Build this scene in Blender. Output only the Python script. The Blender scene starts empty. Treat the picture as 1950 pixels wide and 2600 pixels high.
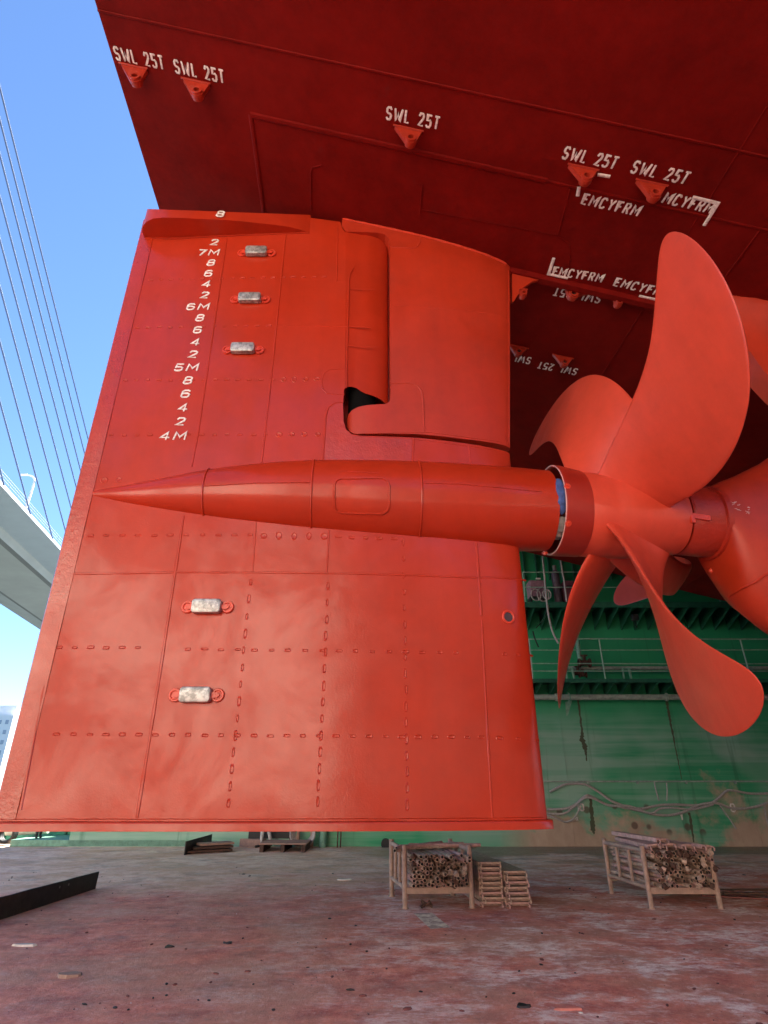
import bpy, bmesh, math, random
import numpy as np
from mathutils import Vector, Matrix, noise
random.seed(7)
S = bpy.context.scene
COL = S.collection
R = math.radians
# ------------------------------------------------------------------ camera, sky, sun, exposure
HC = 1.7; PITCH = R(24.9); FPX = 1470.0
cam = bpy.data.cameras.new("camera"); cob = bpy.data.objects.new("camera", cam); COL.objects.link(cob)
cam.sensor_fit = 'HORIZONTAL'; cam.sensor_width = 36.0; cam.lens = 36.0*FPX/1950.0
cam.clip_start = 0.05; cam.clip_end = 8000
cob.location = (0, 0, HC); cob.rotation_euler = (math.pi/2+PITCH, 0, 0)
S.camera = cob
SUN_EL, SUN_ROT = R(48), R(32)
w = bpy.data.worlds.new("World"); S.world = w; w.use_nodes = True
nt = w.node_tree; bg = nt.nodes["Background"]
sky = nt.nodes.new("ShaderNodeTexSky"); sky.sky_type = 'NISHITA'; sky.sun_disc = False
sky.sun_elevation = SUN_EL; sky.sun_rotation = SUN_ROT
sky.air_density = 1.0; sky.dust_density = 0.0; sky.ozone_density = 7.0; sky.altitude = 1500
nt.links.new(sky.outputs[0], bg.inputs[0]); bg.inputs[1].default_value = 0.05
sl = bpy.data.lights.new("sun", 'SUN'); so = bpy.data.objects.new("sun", sl); COL.objects.link(so)
sl.energy = 5.0; sl.angle = R(0.5); sl.color = (1, .95, .87)
sd = Vector((math.sin(SUN_ROT)*math.cos(SUN_EL), math.cos(SUN_ROT)*math.cos(SUN_EL), math.sin(SUN_EL)))
so.rotation_euler = (-sd).to_track_quat('-Z', 'Y').to_euler(); so.location = (20, 40, 60)
S.view_settings.view_transform = 'Standard'; S.view_settings.look = 'None'
S.view_settings.gamma = 1; S.view_settings.use_curve_mapping = False
S.view_settings.exposure = 2.9
S.cycles.max_bounces = 10; S.cycles.diffuse_bounces = 6; S.cycles.glossy_bounces = 4

# ------------------------------------------------------------------ ship frame: a forward, b to the far side, z up
D = 1950/1659.0
YAW = R(4.0); YC = 6.1; cy, sy = math.cos(YAW), math.sin(YAW)
def W(a, b, z): return Vector((cy*a-sy*b, YC+sy*a+cy*b, z))
OS = Vector((-sy*YC, -cy*YC, HC))
def rayw(px, py):
    u = (px*D-975)/FPX; v = (1300-py*D)/FPX
    return Vector((u, math.cos(PITCH)-v*math.sin(PITCH), math.sin(PITCH)+v*math.cos(PITCH)))
def ray(px, py):
    d = rayw(px, py); return Vector((cy*d.x+sy*d.y, -sy*d.x+cy*d.y, d.z))
def onb(px, py, b=0.0):
    d = ray(px, py); return OS+d*((b-OS.y)/d.y)
def onz(px, py, z=0.0):          # ship frame
    d = ray(px, py); return OS+d*((z-HC)/d.z)
def wy(px, py, y):               # world point at world depth y
    d = rayw(px, py); t = y/d.y; return Vector((d.x*t, y, HC+d.z*t))
def wz(px, py, z=0.0):
    d = rayw(px, py); t = (z-HC)/d.z; return Vector((d.x*t, d.y*t, z))
HQ = (8.965, -0.2398, -0.0194)
def hullz(a, b): return HQ[0]+HQ[1]*a+HQ[2]*b
def onhull(px, py):
    d = ray(px, py); t = (HQ[0]+HQ[1]*OS.x+HQ[2]*OS.y-OS.z)/(d.z-HQ[1]*d.x-HQ[2]*d.y)
    return OS+d*t
def march(f, px, py, t0=3.0, t1=12.0, n=1200):
    d = ray(px, py); pt = t0
    for i in range(1, n+1):
        t = t0+(t1-t0)*i/n
        if f(OS+d*t) < 0:
            lo, hi = pt, t
            for _ in range(30):
                m = (lo+hi)/2
                if f(OS+d*m) < 0: hi = m
                else: lo = m
            return OS+d*hi
        pt = t
    return None

# ------------------------------------------------------------------ rudder foil
A_TE = -3.46
FT = .085
def le(z): return 1.55 if z < 5.25 else 1.55+0.095*(z-5.25)
def foil(a, z):
    L = le(z); cch = L-A_TE; x = min(max((L-a)/cch, 0), 1)
    t = 5*FT*cch*(.2969*math.sqrt(x)-.126*x-.3516*x*x+.2843*x**3-.1036*x**4)
    return max(t, .045 if a < 0 else .003)
def stick(px, py):
    p = onb(px, py, -.2)
    for _ in range(12): p = onb(px, py, -foil(p.x, p.z))
    return p
def fpt(a, z, off=0.0): return W(a, -foil(a, z)-off, z)

# ------------------------------------------------------------------ object helpers
def wloc(o):
    l = o.location.copy()
    while o.parent: o = o.parent; l += o.location
    return l
def tag(o, label=None, cat=None, group=None, kind=None):
    if label: o['label'] = label
    if cat: o['category'] = cat
    if group: o['group'] = group
    if kind: o['kind'] = kind
    return o
def thing(name, label, cat, loc, group=None):
    o = bpy.data.objects.new(name, None); COL.objects.link(o); o.location = loc; o.empty_display_size = .2
    return tag(o, label, cat, group)
def finish(bm, smooth=True, ang=35, recalc=True):
    if recalc: bmesh.ops.recalc_face_normals(bm, faces=bm.faces)
    for f in bm.faces: f.smooth = smooth
    if smooth:
        for e in bm.edges:
            if len(e.link_faces) == 2 and e.calc_face_angle(0) > R(ang): e.smooth = False
def obj(name, bm, mat, parent=None, smooth=True, ang=35, origin=None, recalc=True):
    """link a bmesh given in world coordinates as one object, its origin at the foot of it (or the parent's)"""
    finish(bm, smooth, ang, recalc)
    vs = bm.verts
    if origin is None:
        xs = [v.co for v in vs]
        lo = Vector((min(c.x for c in xs), min(c.y for c in xs), min(c.z for c in xs)))
        hi = Vector((max(c.x for c in xs), max(c.y for c in xs), max(c.z for c in xs)))
        origin = Vector(((lo.x+hi.x)/2, (lo.y+hi.y)/2, lo.z))
    for v in vs: v.co -= origin
    me = bpy.data.meshes.new(name); bm.to_mesh(me); bm.free()
    for m in (mat if isinstance(mat, (list, tuple)) else [mat]): me.materials.append(m)
    o = bpy.data.objects.new(name, me); COL.objects.link(o)
    o.location = origin - (wloc(parent) if parent else Vector())
    if parent: o.parent = parent
    return o
def BM(): return bmesh.new()
def quad(bm, pts, mi=0):
    f = bm.faces.new([bm.verts.new(p) for p in pts]); f.material_index = mi; return f
def box(bm, c, s, rot=None, mi=0, bev=0.0):
    c = Vector(c); s = Vector(s)
    M = Matrix.Translation(c) @ (rot.to_4x4() if rot else Matrix.Identity(4)) @ Matrix.Diagonal((s.x, s.y, s.z, 1))
    r = bmesh.ops.create_cube(bm, size=1.0, matrix=M)
    fs = set(f for v in r['verts'] for f in v.link_faces)
    for f in fs: f.material_index = mi
    if bev:
        es = list(set(e for v in r['verts'] for e in v.link_edges))
        rr = bmesh.ops.bevel(bm, geom=es, offset=bev, segments=2, affect='EDGES', profile=.5)
        for f in rr['faces']: f.material_index = mi
def frame_of(t):
    t = t.normalized(); u = Vector((0, 0, 1)) if abs(t.z) < .9 else Vector((1, 0, 0))
    n = t.cross(u).normalized(); return n, t.cross(n).normalized()
def tube(bm, pts, r, seg=8, cap=True, closed=False, n=None, flat=1.0, mi=0):
    """swept round (or flattened along n) bar through the points"""
    pts = [Vector(p) for p in pts]; N = len(pts); rings = []
    for i, p in enumerate(pts):
        if closed: t = pts[(i+1) % N]-pts[i-1]
        else: t = pts[min(i+1, N-1)]-pts[max(i-1, 0)]
        if t.length < 1e-9: t = Vector((0, 0, 1))
        t.normalize()
        k = 1.0
        if 0 < i < N-1 or closed:
            d1 = (p-pts[i-1]).normalized(); k = 1/max(.45, abs(d1.dot(t)))
        if n is not None:
            nn = (n-t*n.dot(t)).normalized(); s_ = t.cross(nn)
        else:
            if i == 0: nn, s_ = frame_of(t)
            else:
                nn = (pn-t*pn.dot(t)); nn = nn.normalized() if nn.length > 1e-6 else frame_of(t)[0]; s_ = t.cross(nn)
        pn = nn; rr = r[i] if isinstance(r, (list, tuple)) else r
        rings.append([bm.verts.new(p+s_*math.cos(2*math.pi*j/seg)*rr*k+nn*math.sin(2*math.pi*j/seg)*rr*flat) for j in range(seg)])
    M = N if closed else N-1
    for i in range(M):
        A, B = rings[i], rings[(i+1) % N]
        for j in range(seg):
            f = bm.faces.new((A[j], A[(j+1) % seg], B[(j+1) % seg], B[j])); f.material_index = mi
    if cap and not closed:
        bm.faces.new(rings[0][::-1]).material_index = mi; bm.faces.new(rings[-1]).material_index = mi
def dense(pts, step):
    out = []
    for p, q in zip(pts[:-1], pts[1:]):
        n = max(1, int((Vector(q)-Vector(p)).length/step))
        out += [tuple(Vector(p).lerp(Vector(q), i/n)) for i in range(n)]
    return out+[tuple(pts[-1])]
def smooth_path(pts, n=6):
    P = [Vector(p) for p in pts]; out = []
    for i in range(len(P)-1):
        p0 = P[max(i-1, 0)]; p1 = P[i]; p2 = P[i+1]; p3 = P[min(i+2, len(P)-1)]
        for k in range(n):
            t = k/n
            out.append(.5*((2*p1)+(-p0+p2)*t+(2*p0-5*p1+4*p2-p3)*t*t+(-p0+3*p1-3*p2+p3)*t**3))
    return out+[P[-1]]

# ------------------------------------------------------------------ materials
def mat(name, base, rough=.5, metal=0.0, coat=0.0, spec=.5):
    m = bpy.data.materials.new(name); m.use_nodes = True; b = m.node_tree.nodes["Principled BSDF"]
    b.inputs['Base Color'].default_value = (*base, 1); b.inputs['Roughness'].default_value = rough
    b.inputs['Metallic'].default_value = metal; b.inputs['Coat Weight'].default_value = coat
    b.inputs['Specular IOR Level'].default_value = spec; b.inputs['Coat Roughness'].default_value = .10; b.inputs['Coat IOR'].default_value = 1.6
    return m
def nn(m, t, **kw):
    n = m.node_tree.nodes.new(t)
    for k, v in kw.items(): setattr(n, k, v)
    return n
def lk(m, a, b): m.node_tree.links.new(a, b)
def bsdf(m): return m.node_tree.nodes["Principled BSDF"]
def noise_tex(m, scale, detail=4, rough=.55, vec=None, dist=0.0):
    n = nn(m, "ShaderNodeTexNoise"); n.inputs['Scale'].default_value = scale; n.inputs['Detail'].default_value = detail
    n.inputs['Roughness'].default_value = rough; n.inputs['Distortion'].default_value = dist
    if vec is not None: lk(m, vec, n.inputs['Vector'])
    return n.outputs['Fac']
def ramp(m, fac, stops):
    r = nn(m, "ShaderNodeValToRGB"); cr = r.color_ramp
    while len(cr.elements) < len(stops): cr.elements.new(.5)
    for e, (p, c) in zip(cr.elements, stops):
        e.position = p; e.color = (*c, 1) if isinstance(c, tuple) else (c, c, c, 1)
    lk(m, fac, r.inputs[0]); return r.outputs[0]
def mix(m, fac, a, b):
    n = nn(m, "ShaderNodeMix", data_type='RGBA')
    if isinstance(fac, float): n.inputs[0].default_value = fac
    else: lk(m, fac, n.inputs[0])
    for k, c in ((6, a), (7, b)):
        if isinstance(c, tuple): n.inputs[k].default_value = (*c, 1)
        else: lk(m, c, n.inputs[k])
    return n.outputs[2]
def mth(m, op, a, b=None, clamp=False):
    n = nn(m, "ShaderNodeMath", operation=op); n.use_clamp = clamp
    for k, c in enumerate((a, b)):
        if c is None: continue
        if isinstance(c, (int, float)): n.inputs[k].default_value = c
        else: lk(m, c, n.inputs[k])
    return n.outputs[0]
def geo_pos(m): return nn(m, "ShaderNodeNewGeometry").outputs['Position']
def mapping(m, vec, scale=(1, 1, 1), loc=(0, 0, 0)):
    n = nn(m, "ShaderNodeMapping"); n.inputs['Scale'].default_value = scale; n.inputs['Location'].default_value = loc
    lk(m, vec, n.inputs[0]); return n.outputs[0]
def bump(m, h, strength, dist=.01, prev=None):
    b = nn(m, "ShaderNodeBump"); b.inputs['Strength'].default_value = strength; b.inputs['Distance'].default_value = dist
    lk(m, h, b.inputs['Height'])
    if prev is not None: lk(m, prev, b.inputs['Normal'])
    return b.outputs[0]
def paint(name, base, rough=.3, rv=.15, peel=.25, wav=.35, var=.18, coat=0.0, grit=0.0):
    m = mat(name, base, rough, coat=coat); p = geo_pos(m)
    big = noise_tex(m, .9, 5, .62, p); mid = noise_tex(m, 7, 5, .7, p)
    runs = noise_tex(m, 3.0, 4, .65, mapping(m, p, (1.6, 1.6, .12)))
    dk = tuple(c*(1-var) for c in base); lt = tuple(min(1, c*(1+var)) for c in base)
    f = mth(m, 'ADD', mth(m, 'ADD', mth(m, 'MULTIPLY', big, .5), mth(m, 'MULTIPLY', mid, .25)), mth(m, 'MULTIPLY', runs, .25))
    c = mix(m, ramp(m, f, [(.36, 0.), (.64, 1.)]), dk, lt)
    # thin scuffs and chalked spots with edges of their own
    sc = ramp(m, noise_tex(m, 2.3, 12, .78, p), [(.60, 0.), (.72, 1.)])
    c = mix(m, mth(m, 'MULTIPLY', sc, .35), c, tuple(min(1, k*.55+.02) for k in base))
    lk(m, c, bsdf(m).inputs['Base Color'])
    gl = ramp(m, noise_tex(m, 1.15, 7, .66, p, .4), [(.38, 0.), (.60, 1.)])
    rr = mth(m, 'ADD', rough-rv*.5, mth(m, 'MULTIPLY', gl, rv))
    lk(m, rr, bsdf(m).inputs['Roughness'])
    if coat:
        lk(m, mth(m, 'SUBTRACT', coat, mth(m, 'MULTIPLY', gl, coat*.65)), bsdf(m).inputs['Coat Weight'])
        lk(m, mth(m, 'ADD', .05, mth(m, 'MULTIPLY', gl, .09)), bsdf(m).inputs['Coat Roughness'])
    b1 = bump(m, noise_tex(m, 1.6, 2, .5, p), wav, .03)
    b2 = bump(m, noise_tex(m, 55, 3, .6, p), peel, .005, b1)
    if grit: b2 = bump(m, noise_tex(m, 16, 4, .7, p), grit, .012, b2)
    lk(m, b2, bsdf(m).inputs['Normal']); lk(m, b1, bsdf(m).inputs['Coat Normal']) if False else lk(m, b2, bsdf(m).inputs['Coat Normal'])
    return m
RED = (.39, .0255, .0060)
M_RUD = paint("red_antifouling_paint", RED, .46, .16, .20, .15, .14, .48)
bsdf(M_RUD).inputs['Specular IOR Level'].default_value = .22
M_HULL_SHADED = paint("red_hull_paint_shaded", (.150, .0065, .0050), .52, .22, .25, .6, .26)  # hull red darkened so its colour carries the underside's shade
bsdf(M_HULL_SHADED).inputs['Specular IOR Level'].default_value = .05
M_HORN = paint("red_horn_paint", RED, .46, .12, .22, .2)
M_ROUGH = paint("red_paint_on_rough_steel", RED, .32, .12, .3, .3, coat=.4, grit=.38)
M_PROP = paint("salmon_red_propeller_paint", (.56, .060, .030), .36, .16, .16, .10, .14)
M_LUG = paint("red_lug_paint", (.33, .026, .011), .36, .1, .4, .3, grit=.5)
M_GUARD = paint("dark_red_rough_guard", (.34, .022, .009), .34, .12, .3, .3, grit=.9)
M_CAP = paint("dark_red_cap_paint", (.30, .018, .009), .36, .1, .2, .1)
M_WELD = paint("red_weld_paint", (.58, .052, .024), .28, .1, .4, .3, grit=.7)
M_WHITE = mat("white_marking_paint", (.80, .79, .75), .55)
lk(M_WHITE, mix(M_WHITE, ramp(M_WHITE, noise_tex(M_WHITE, 25, 4, .65, geo_pos(M_WHITE)), [(.40, 0.), (.62, 1.)]), (.62, .56, .52), (.84, .83, .80)), bsdf(M_WHITE).inputs['Base Color'])
M_ZINC = mat("cast_zinc", (.42, .42, .41), .45, .6)
_p = geo_pos(M_ZINC)
lk(M_ZINC, mix(M_ZINC, ramp(M_ZINC, noise_tex(M_ZINC, 22, 4, .6, _p), [(.4, 0.), (.6, 1.)]), (.24, .24, .23), (.52, .52, .50)), bsdf(M_ZINC).inputs['Base Color'])
lk(M_ZINC, bump(M_ZINC, noise_tex(M_ZINC, 35, 3, .6, _p), .5, .01), bsdf(M_ZINC).inputs['Normal'])
M_BLACK = mat("black_steel_and_shade", (.012, .012, .013), .6)

# ---- dock floor
M_FLOOR = mat("painted_dock_floor", (.15, .05, .05), .7)
def build_floor_mat(m):
    p = geo_pos(m); sep = nn(m, "ShaderNodeSeparateXYZ"); lk(m, p, sep.inputs[0])
    y = sep.outputs[1]; x = sep.outputs[0]
    n0 = noise_tex(m, .22, 4, .6, mapping(m, p, (1, 1, 1), (2, 5, 0)), .2)
    n1 = noise_tex(m, .7, 6, .65, mapping(m, p, (.85, 1, 1), (9, 1, 0)), .15)
    n2 = noise_tex(m, 3.5, 8, .72, mapping(m, p, (.9, 1.0, 1), (3, 7, 0)), .1)
    n3 = noise_tex(m, 30, 6, .75, p); n4 = noise_tex(m, 110, 4, .7, p)
    red = mix(m, ramp(m, n2, [(.34, 0.), (.62, 1.)]), (.48, .095, .072), (.84, .30, .20))
    red = mix(m, ramp(m, n1, [(.42, 0.), (.62, .8)]), red, (.62, .30, .20))
    tan = mix(m, ramp(m, n2, [(.34, 0.), (.64, 1.)]), (.74, .40, .25), (1.0, .74, .56))
    tan = mix(m, ramp(m, n1, [(.45, 0.), (.58, .8)]), tan, (.70, .38, .22))
    far = mth(m, 'ADD', mth(m, 'MULTIPLY', mth(m, 'SUBTRACT', y, 10.8), .22), mth(m, 'MULTIPLY', x, -.06))
    far = mth(m, 'ADD', far, mth(m, 'MULTIPLY', mth(m, 'SUBTRACT', mth(m, 'ADD', mth(m, 'MULTIPLY', n0, .5), mth(m, 'MULTIPLY', n1, .5)), .5), 3.4))
    c = mix(m, ramp(m, far, [(.1, 0.), (.7, 1.)]), red, tan)
    # dark dirt
    dirt = mth(m, 'MULTIPLY', ramp(m, noise_tex(m, 1.6, 7, .72, mapping(m, p, (.8, 1, 1), (21, 3, 0)), .1), [(.50, 0.), (.64, 1.)]), ramp(m, n3, [(.35, .2), (.6, 1.)]))
    c = mix(m, mth(m, 'MULTIPLY', dirt, .55), c, (.17, .10, .085))
    # worn pale dust
    d = noise_tex(m, 1.3, 12, .76, mapping(m, p, (.8, 1.1, 1), (11, 4, 0)), .25)
    dd = mth(m, 'MULTIPLY', ramp(m, d, [(.47, 0.), (.58, 1.)]), ramp(m, noise_tex(m, 8, 8, .78, mapping(m, p, (.7, 1.2, 1))), [(.40, .0), (.56, 1.)]))
    side = ramp(m, mth(m, 'ADD', mth(m, 'MULTIPLY', x, .13), .42), [(.15, .14), (.65, 1.)])
    c = mix(m, mth(m, 'MULTIPLY', mth(m, 'MULTIPLY', dd, side), .95), c, (1.0, .86, .78))
    # grit
    c = mix(m, ramp(m, n4, [(.58, 0.), (.72, .6)]), c, (.09, .05, .045))
    c = mix(m, ramp(m, n4, [(.30, .45), (.42, 0.)]), c, (.80, .62, .55))
    # damp strip by the wall
    wet = mth(m, 'ADD', mth(m, 'MULTIPLY', mth(m, 'SUBTRACT', y, 15.8), .40), mth(m, 'MULTIPLY', mth(m, 'SUBTRACT', n1, .5), 3.6))
    wetx = ramp(m, mth(m, 'ADD', mth(m, 'MULTIPLY', x, .25), .4), [(.1, 0.), (.6, 1.)])
    wf = mth(m, 'MULTIPLY', ramp(m, wet, [(.1, 0.), (.6, 1.)]), wetx)
    c = mix(m, mth(m, 'MULTIPLY', wf, .8), c, (.20, .17, .10))
    fine = mth(m, 'ADD', mth(m, 'MULTIPLY', noise_tex(m, 11, 6, .75, p), .6), mth(m, 'MULTIPLY', n3, .4))
    c = mix(m, ramp(m, fine, [(.34, .40), (.48, 0.)]), c, (.20, .095, .08))
    c = mix(m, ramp(m, fine, [(.52, 0.), (.68, .45)]), c, (.95, .72, .64))
    lk(m, c, bsdf(m).inputs['Base Color'])
    pud = ramp(m, noise_tex(m, .9, 3, .5, mapping(m, p, (.5, 1, 1), (5, 1, 0))), [(.60, 0.), (.66, 1.)])
    pw = mth(m, 'MAXIMUM', mth(m, 'MULTIPLY', wf, .7), mth(m, 'MULTIPLY', pud, .45))
    lk(m, mth(m, 'SUBTRACT', .80, mth(m, 'MULTIPLY', pw, .55)), bsdf(m).inputs['Roughness'])
    b = bump(m, n3, .8, .02, bump(m, n2, .5, .04)); b = bump(m, n4, .5, .006, b)
    lk(m, b, bsdf(m).inputs['Normal'])
build_floor_mat(M_FLOOR)

# ---- green dock wall: washed paint, bands, runs and bare foot
M_WALL = mat("worn_green_dock_paint", (.02, .15, .07), .55)
def build_wall_mat(m):
    p = geo_pos(m); sep = nn(m, "ShaderNodeSeparateXYZ"); lk(m, p, sep.inputs[0]); z = sep.outputs[2]
    green = mix(m, noise_tex(m, .8, 4, .6, p), (.012, .25, .10), (.03, .38, .17))
    band = noise_tex(m, 1.0, 5, .6, mapping(m, p, (.13, 1, 3.4)), .3)
    blot = noise_tex(m, .33, 3, .5, mapping(m, p, (1, 1, 1), (4, 0, 2)), .2)
    wash = mth(m, 'ADD', mth(m, 'MULTIPLY', ramp(m, blot, [(.42, 0.), (.58, 1.)]), .75), mth(m, 'MULTIPLY', ramp(m, band, [(.42, 0.), (.62, 1.)]), .55), True)
    low = ramp(m, mth(m, 'MULTIPLY', z, .25), [(.72, 1.), (.98, 0.)])
    c = mix(m, mth(m, 'MULTIPLY', mth(m, 'MULTIPLY', wash, low), .68), green, (.38, .52, .43))
    runs = noise_tex(m, 2.5, 3, .6, mapping(m, p, (1.2, 1, .07)))
    c = mix(m, mth(m, 'MULTIPLY', ramp(m, runs, [(.60, 0.), (.70, 1.)]), .55), c, (.015, .13, .055))
    foot = mth(m, 'ADD', mth(m, 'SUBTRACT', 1.05, mth(m, 'MULTIPLY', z, .55)), mth(m, 'MULTIPLY', mth(m, 'SUBTRACT', noise_tex(m, .45, 9, .66, p, .2), .5), 4.2))
    tan = mix(m, noise_tex(m, 1.6, 6, .7, mapping(m, p, (1, 1, .45))), (.26, .15, .10), (.66, .52, .38))
    xf = ramp(m, mth(m, 'ADD', mth(m, 'MULTIPLY', sep.outputs[0], .35), -.9), [(.25, 0.), (.6, 1.)])
    c = mix(m, mth(m, 'MULTIPLY', ramp(m, foot, [(.35, 0.), (.75, 1.)]), xf), c, tan)
    spots = nn(m, "ShaderNodeTexVoronoi"); spots.inputs['Scale'].default_value = 2.1; lk(m, p, spots.inputs['Vector'])
    sp = mth(m, 'MULTIPLY', ramp(m, spots.outputs['Distance'], [(.16, 1.), (.24, 0.)]), ramp(m, mth(m, 'MULTIPLY', z, .5), [(.1, 0.), (.2, 1.)]))
    sp = mth(m, 'MULTIPLY', sp, ramp(m, mth(m, 'MULTIPLY', z, .5), [(.5, 1.), (.62, 0.)]))
    c = mix(m, mth(m, 'MULTIPLY', mth(m, 'MULTIPLY', sp, xf), .8), c, (.10, .055, .04))
    lk(m, c, bsdf(m).inputs['Base Color'])
    lk(m, bump(m, noise_tex(m, .9, 3, .6, p), .25, .05), bsdf(m).inputs['Normal'])
build_wall_mat(M_WALL)
def simple(name, base, rough=.6, metal=0., sc=8, var=.3, bs=.2):
    m = mat(name, base, rough, metal); p = nn(m, "ShaderNodeTexCoord").outputs['Object']
    lk(m, mix(m, ramp(m, noise_tex(m, sc, 5, .65, p), [(.3, 0.), (.7, 1.)]), tuple(c*(1-var) for c in base), tuple(min(1, c*(1+var)) for c in base)), bsdf(m).inputs['Base Color'])
    lk(m, bump(m, noise_tex(m, sc*4, 4, .6, p), bs, .01), bsdf(m).inputs['Normal'])
    return m
M_DGREEN = simple("dark_green_steel", (.013, .115, .066), .5)
M_LGREEN = simple("pale_green_steel", (.16, .34, .24), .6)
M_RAIL = simple("grey_green_rail", (.26, .42, .32), .5)
M_PIPE = simple("dusty_grey_pipe", (.32, .38, .33), .5)
M_RUST = simple("rusty_steel", (.085, .040, .026), .75, .2, 10, .5)
M_DARKRUST = simple("dark_rusty_plate", (.030, .022, .022), .55, .3, 9, .5)
M_TIMBER = simple("dusty_red_timber", (.33, .20, .15), .8, 0, 12, .25)
M_SCAF = simple("dusty_scaffold_steel", (.46, .33, .25), .6, .25, 14, .45)
M_SCAF2 = simple("pinkish_scaffold_steel", (.50, .30, .26), .6, .1, 14, .3)
M_STILL = simple("dusty_stillage_frame", (.36, .24, .185), .65, .1, 12, .25)
M_CONC = simple("pale_bridge_concrete", (.32, .32, .31), .8, 0, .15, .1, .1)
M_BRGREY = simple("grey_bridge_steel", (.30, .33, .37), .6, 0, .2, .08, .1)
M_CABLE = mat("bridge_cable", (.05, .09, .20), .6)
M_HOSE = simple("grey_hose", (.40, .36, .33), .6, 0, 30, .3)
M_BLUECL = simple("blue_cloth", (.05, .09, .26), .9, 0, 14, .3, .6)
M_WHITECL = simple("grey_white_cloth", (.22, .20, .19), .9, 0, 14, .3, .6)
M_DENIM = simple("black_work_trousers", (.018, .018, .022), .9, 0, 20, .3)
M_GREYTR = simple("dark_grey_overalls", (.05, .055, .06), .9, 0, 20, .3)
M_PALETR = simple("pale_stained_overalls", (.50, .49, .46), .9, 0, 9, .3)
M_JACKET = simple("navy_work_jacket", (.03, .05, .10), .9, 0, 20, .3)
M_SKIN = mat("skin", (.48, .28, .19), .5)
M_HELMET = mat("yellow_helmet_plastic", (.75, .5, .05), .3)
M_BOOT = mat("black_boots", (.012, .011, .010), .5)
M_BLDG = mat("white_building_render", (.75, .74, .72), .8)
M_GLASS = mat("hazy_window_glass", (.30, .34, .40), .3)
M_WATER = mat("harbour_water", (.05, .07, .07), .12)
lk(M_WATER, bump(M_WATER, noise_tex(M_WATER, 1.2, 3, .5, geo_pos(M_WATER)), .3, .1), bsdf(M_WATER).inputs['Normal'])
M_YEL = mat("worn_cream_floor_paint", (.85, .78, .55), .7)
lk(M_YEL, mix(M_YEL, ramp(M_YEL, noise_tex(M_YEL, 7, 6, .7, geo_pos(M_YEL)), [(.42, 0.), (.60, 1.)]), (.45, .33, .25), (.92, .84, .62)), bsdf(M_YEL).inputs['Base Color'])

# ------------------------------------------------------------------ the setting
def plane(name, x0, x1, y0, y1, z, m, n=1):
    bm = BM(); quad(bm, [(x0, y0, z), (x1, y0, z), (x1, y1, z), (x0, y1, z)])
    return tag(obj(name, bm, m, smooth=False), kind='structure')
WALLY = 18.95
plane('water', -3000, 3000, -3000, 3000, -4.0, M_WATER)
bm = BM(); box(bm, (21.25, 1.5, -1.5), (69.5, 38, 3.0)); tag(obj('dock_floor', bm, M_FLOOR, smooth=False), kind='structure')
bm = BM(); quad(bm, [wz(893, 1972.5, .004), wz(933, 1971.5, .004), wz(973, 2003.5, .004), wz(930, 2006.5, .004)])
tag(obj('floor_marking', bm, M_YEL, smooth=False), kind='structure')

# ------------------------------------------------------------------ ship hull
ship = thing('ship_hull', 'red painted underside of a ship stern with rudder horn and skeg, overhanging the dock floor', 'ship', W(20, 0, 1.4))
A0 = -3.5
def hp(a, b, dz=0.0): return W(a, b, hullz(a, b)+dz)
bm = BM()
HB = 4.6
aa = [A0, 28.0, 75.0]
def hz(a, b): return hullz(min(a, 28.0), b)
rows = []
for a in aa:
    rows.append([bm.verts.new(W(a, b, z)) for b, z in ((-HB-2.2, 17), (-HB-1.6, hz(a, -HB)+3.0), (-HB-.6, hz(a, -HB)+.7), (-HB+.4, hz(a, -HB+.4)), (HB+4.6, hz(a, HB+3)), (HB+5.9, hz(a, HB+3)+.7), (HB+6.6, hz(a, HB)+3), (HB+7.2, 17))])
for i in range(2):
    for j in range(7): bm.faces.new((rows[i][j], rows[i][j+1], rows[i+1][j+1], rows[i+1][j]))
    bm.faces.new((rows[i][7], rows[i][0], rows[i+1][0], rows[i+1][7]))
bm.faces.new(rows[0]); bm.faces.new(rows[2][::-1])
# plating seams and doubler edges welded into the shell
NH = -Vector((cy*HQ[1]-sy*HQ[2], sy*HQ[1]+cy*HQ[2], -1)).normalized()   # down, out of the shell
NH = NH if NH.z < 0 else -NH
def hseam(bm, pts, r=.008, flat=.5):
    P = [hp(q[0], q[1]) for q in pts]
    tube(bm, dense(P, .5), r, 6, n=NH, flat=flat)
def H(px, py): q = onhull(px, py); return (q.x, q.y)
def S2(zx, zy, ox, oy, k): return ((ox+zx*k)/D, (oy+zy*k)/D)     # zoom-window pixel -> full picture pixel
hseam(bm, [(A0, -2.2), (16, -2.2)], .016)
hseam(bm, [(A0, -6.4), (16, -6.4)], .012)
hseam(bm, [(-1.81, -1.40), (1.95, -1.40)], .040, .35); hseam(bm, [(1.95, -1.40), (5.2, -1.40)], .020, .3)
hseam(bm, [(-1.81, -1.40), (-1.80, .5)], .030, .4)
for a, b0, b1, r in ((3.83, -9, -.12, .009), (4.58, -1.38, -.2, .014), (3.86, .1, 9, .010), (9.0, -9, 9, .009)): hseam(bm, [(a, b0), (a, b1)], r)
hseam(bm, [H(1232, 408), H(1205, 508)], .012); hseam(bm, [H(1231, 560), H(1226, 585)], .012)
hseam(bm, [H(672, 455), H(671, 372), H(675, 362), H(695, 357)], .012)
hseam(bm, [H(912, 400), H(907, 462)], .010); hseam(bm, [H(907, 452), H(1205, 508), H(1231, 530), H(1231, 565)], .006)
hseam(bm, [(.9, 1.9), (.9, 9)], .008); hseam(bm, [(-.5, 3.4), (9, 3.4)], .008)
obj('hull_plating', bm, M_HULL_SHADED, ship, ang=25)
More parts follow.
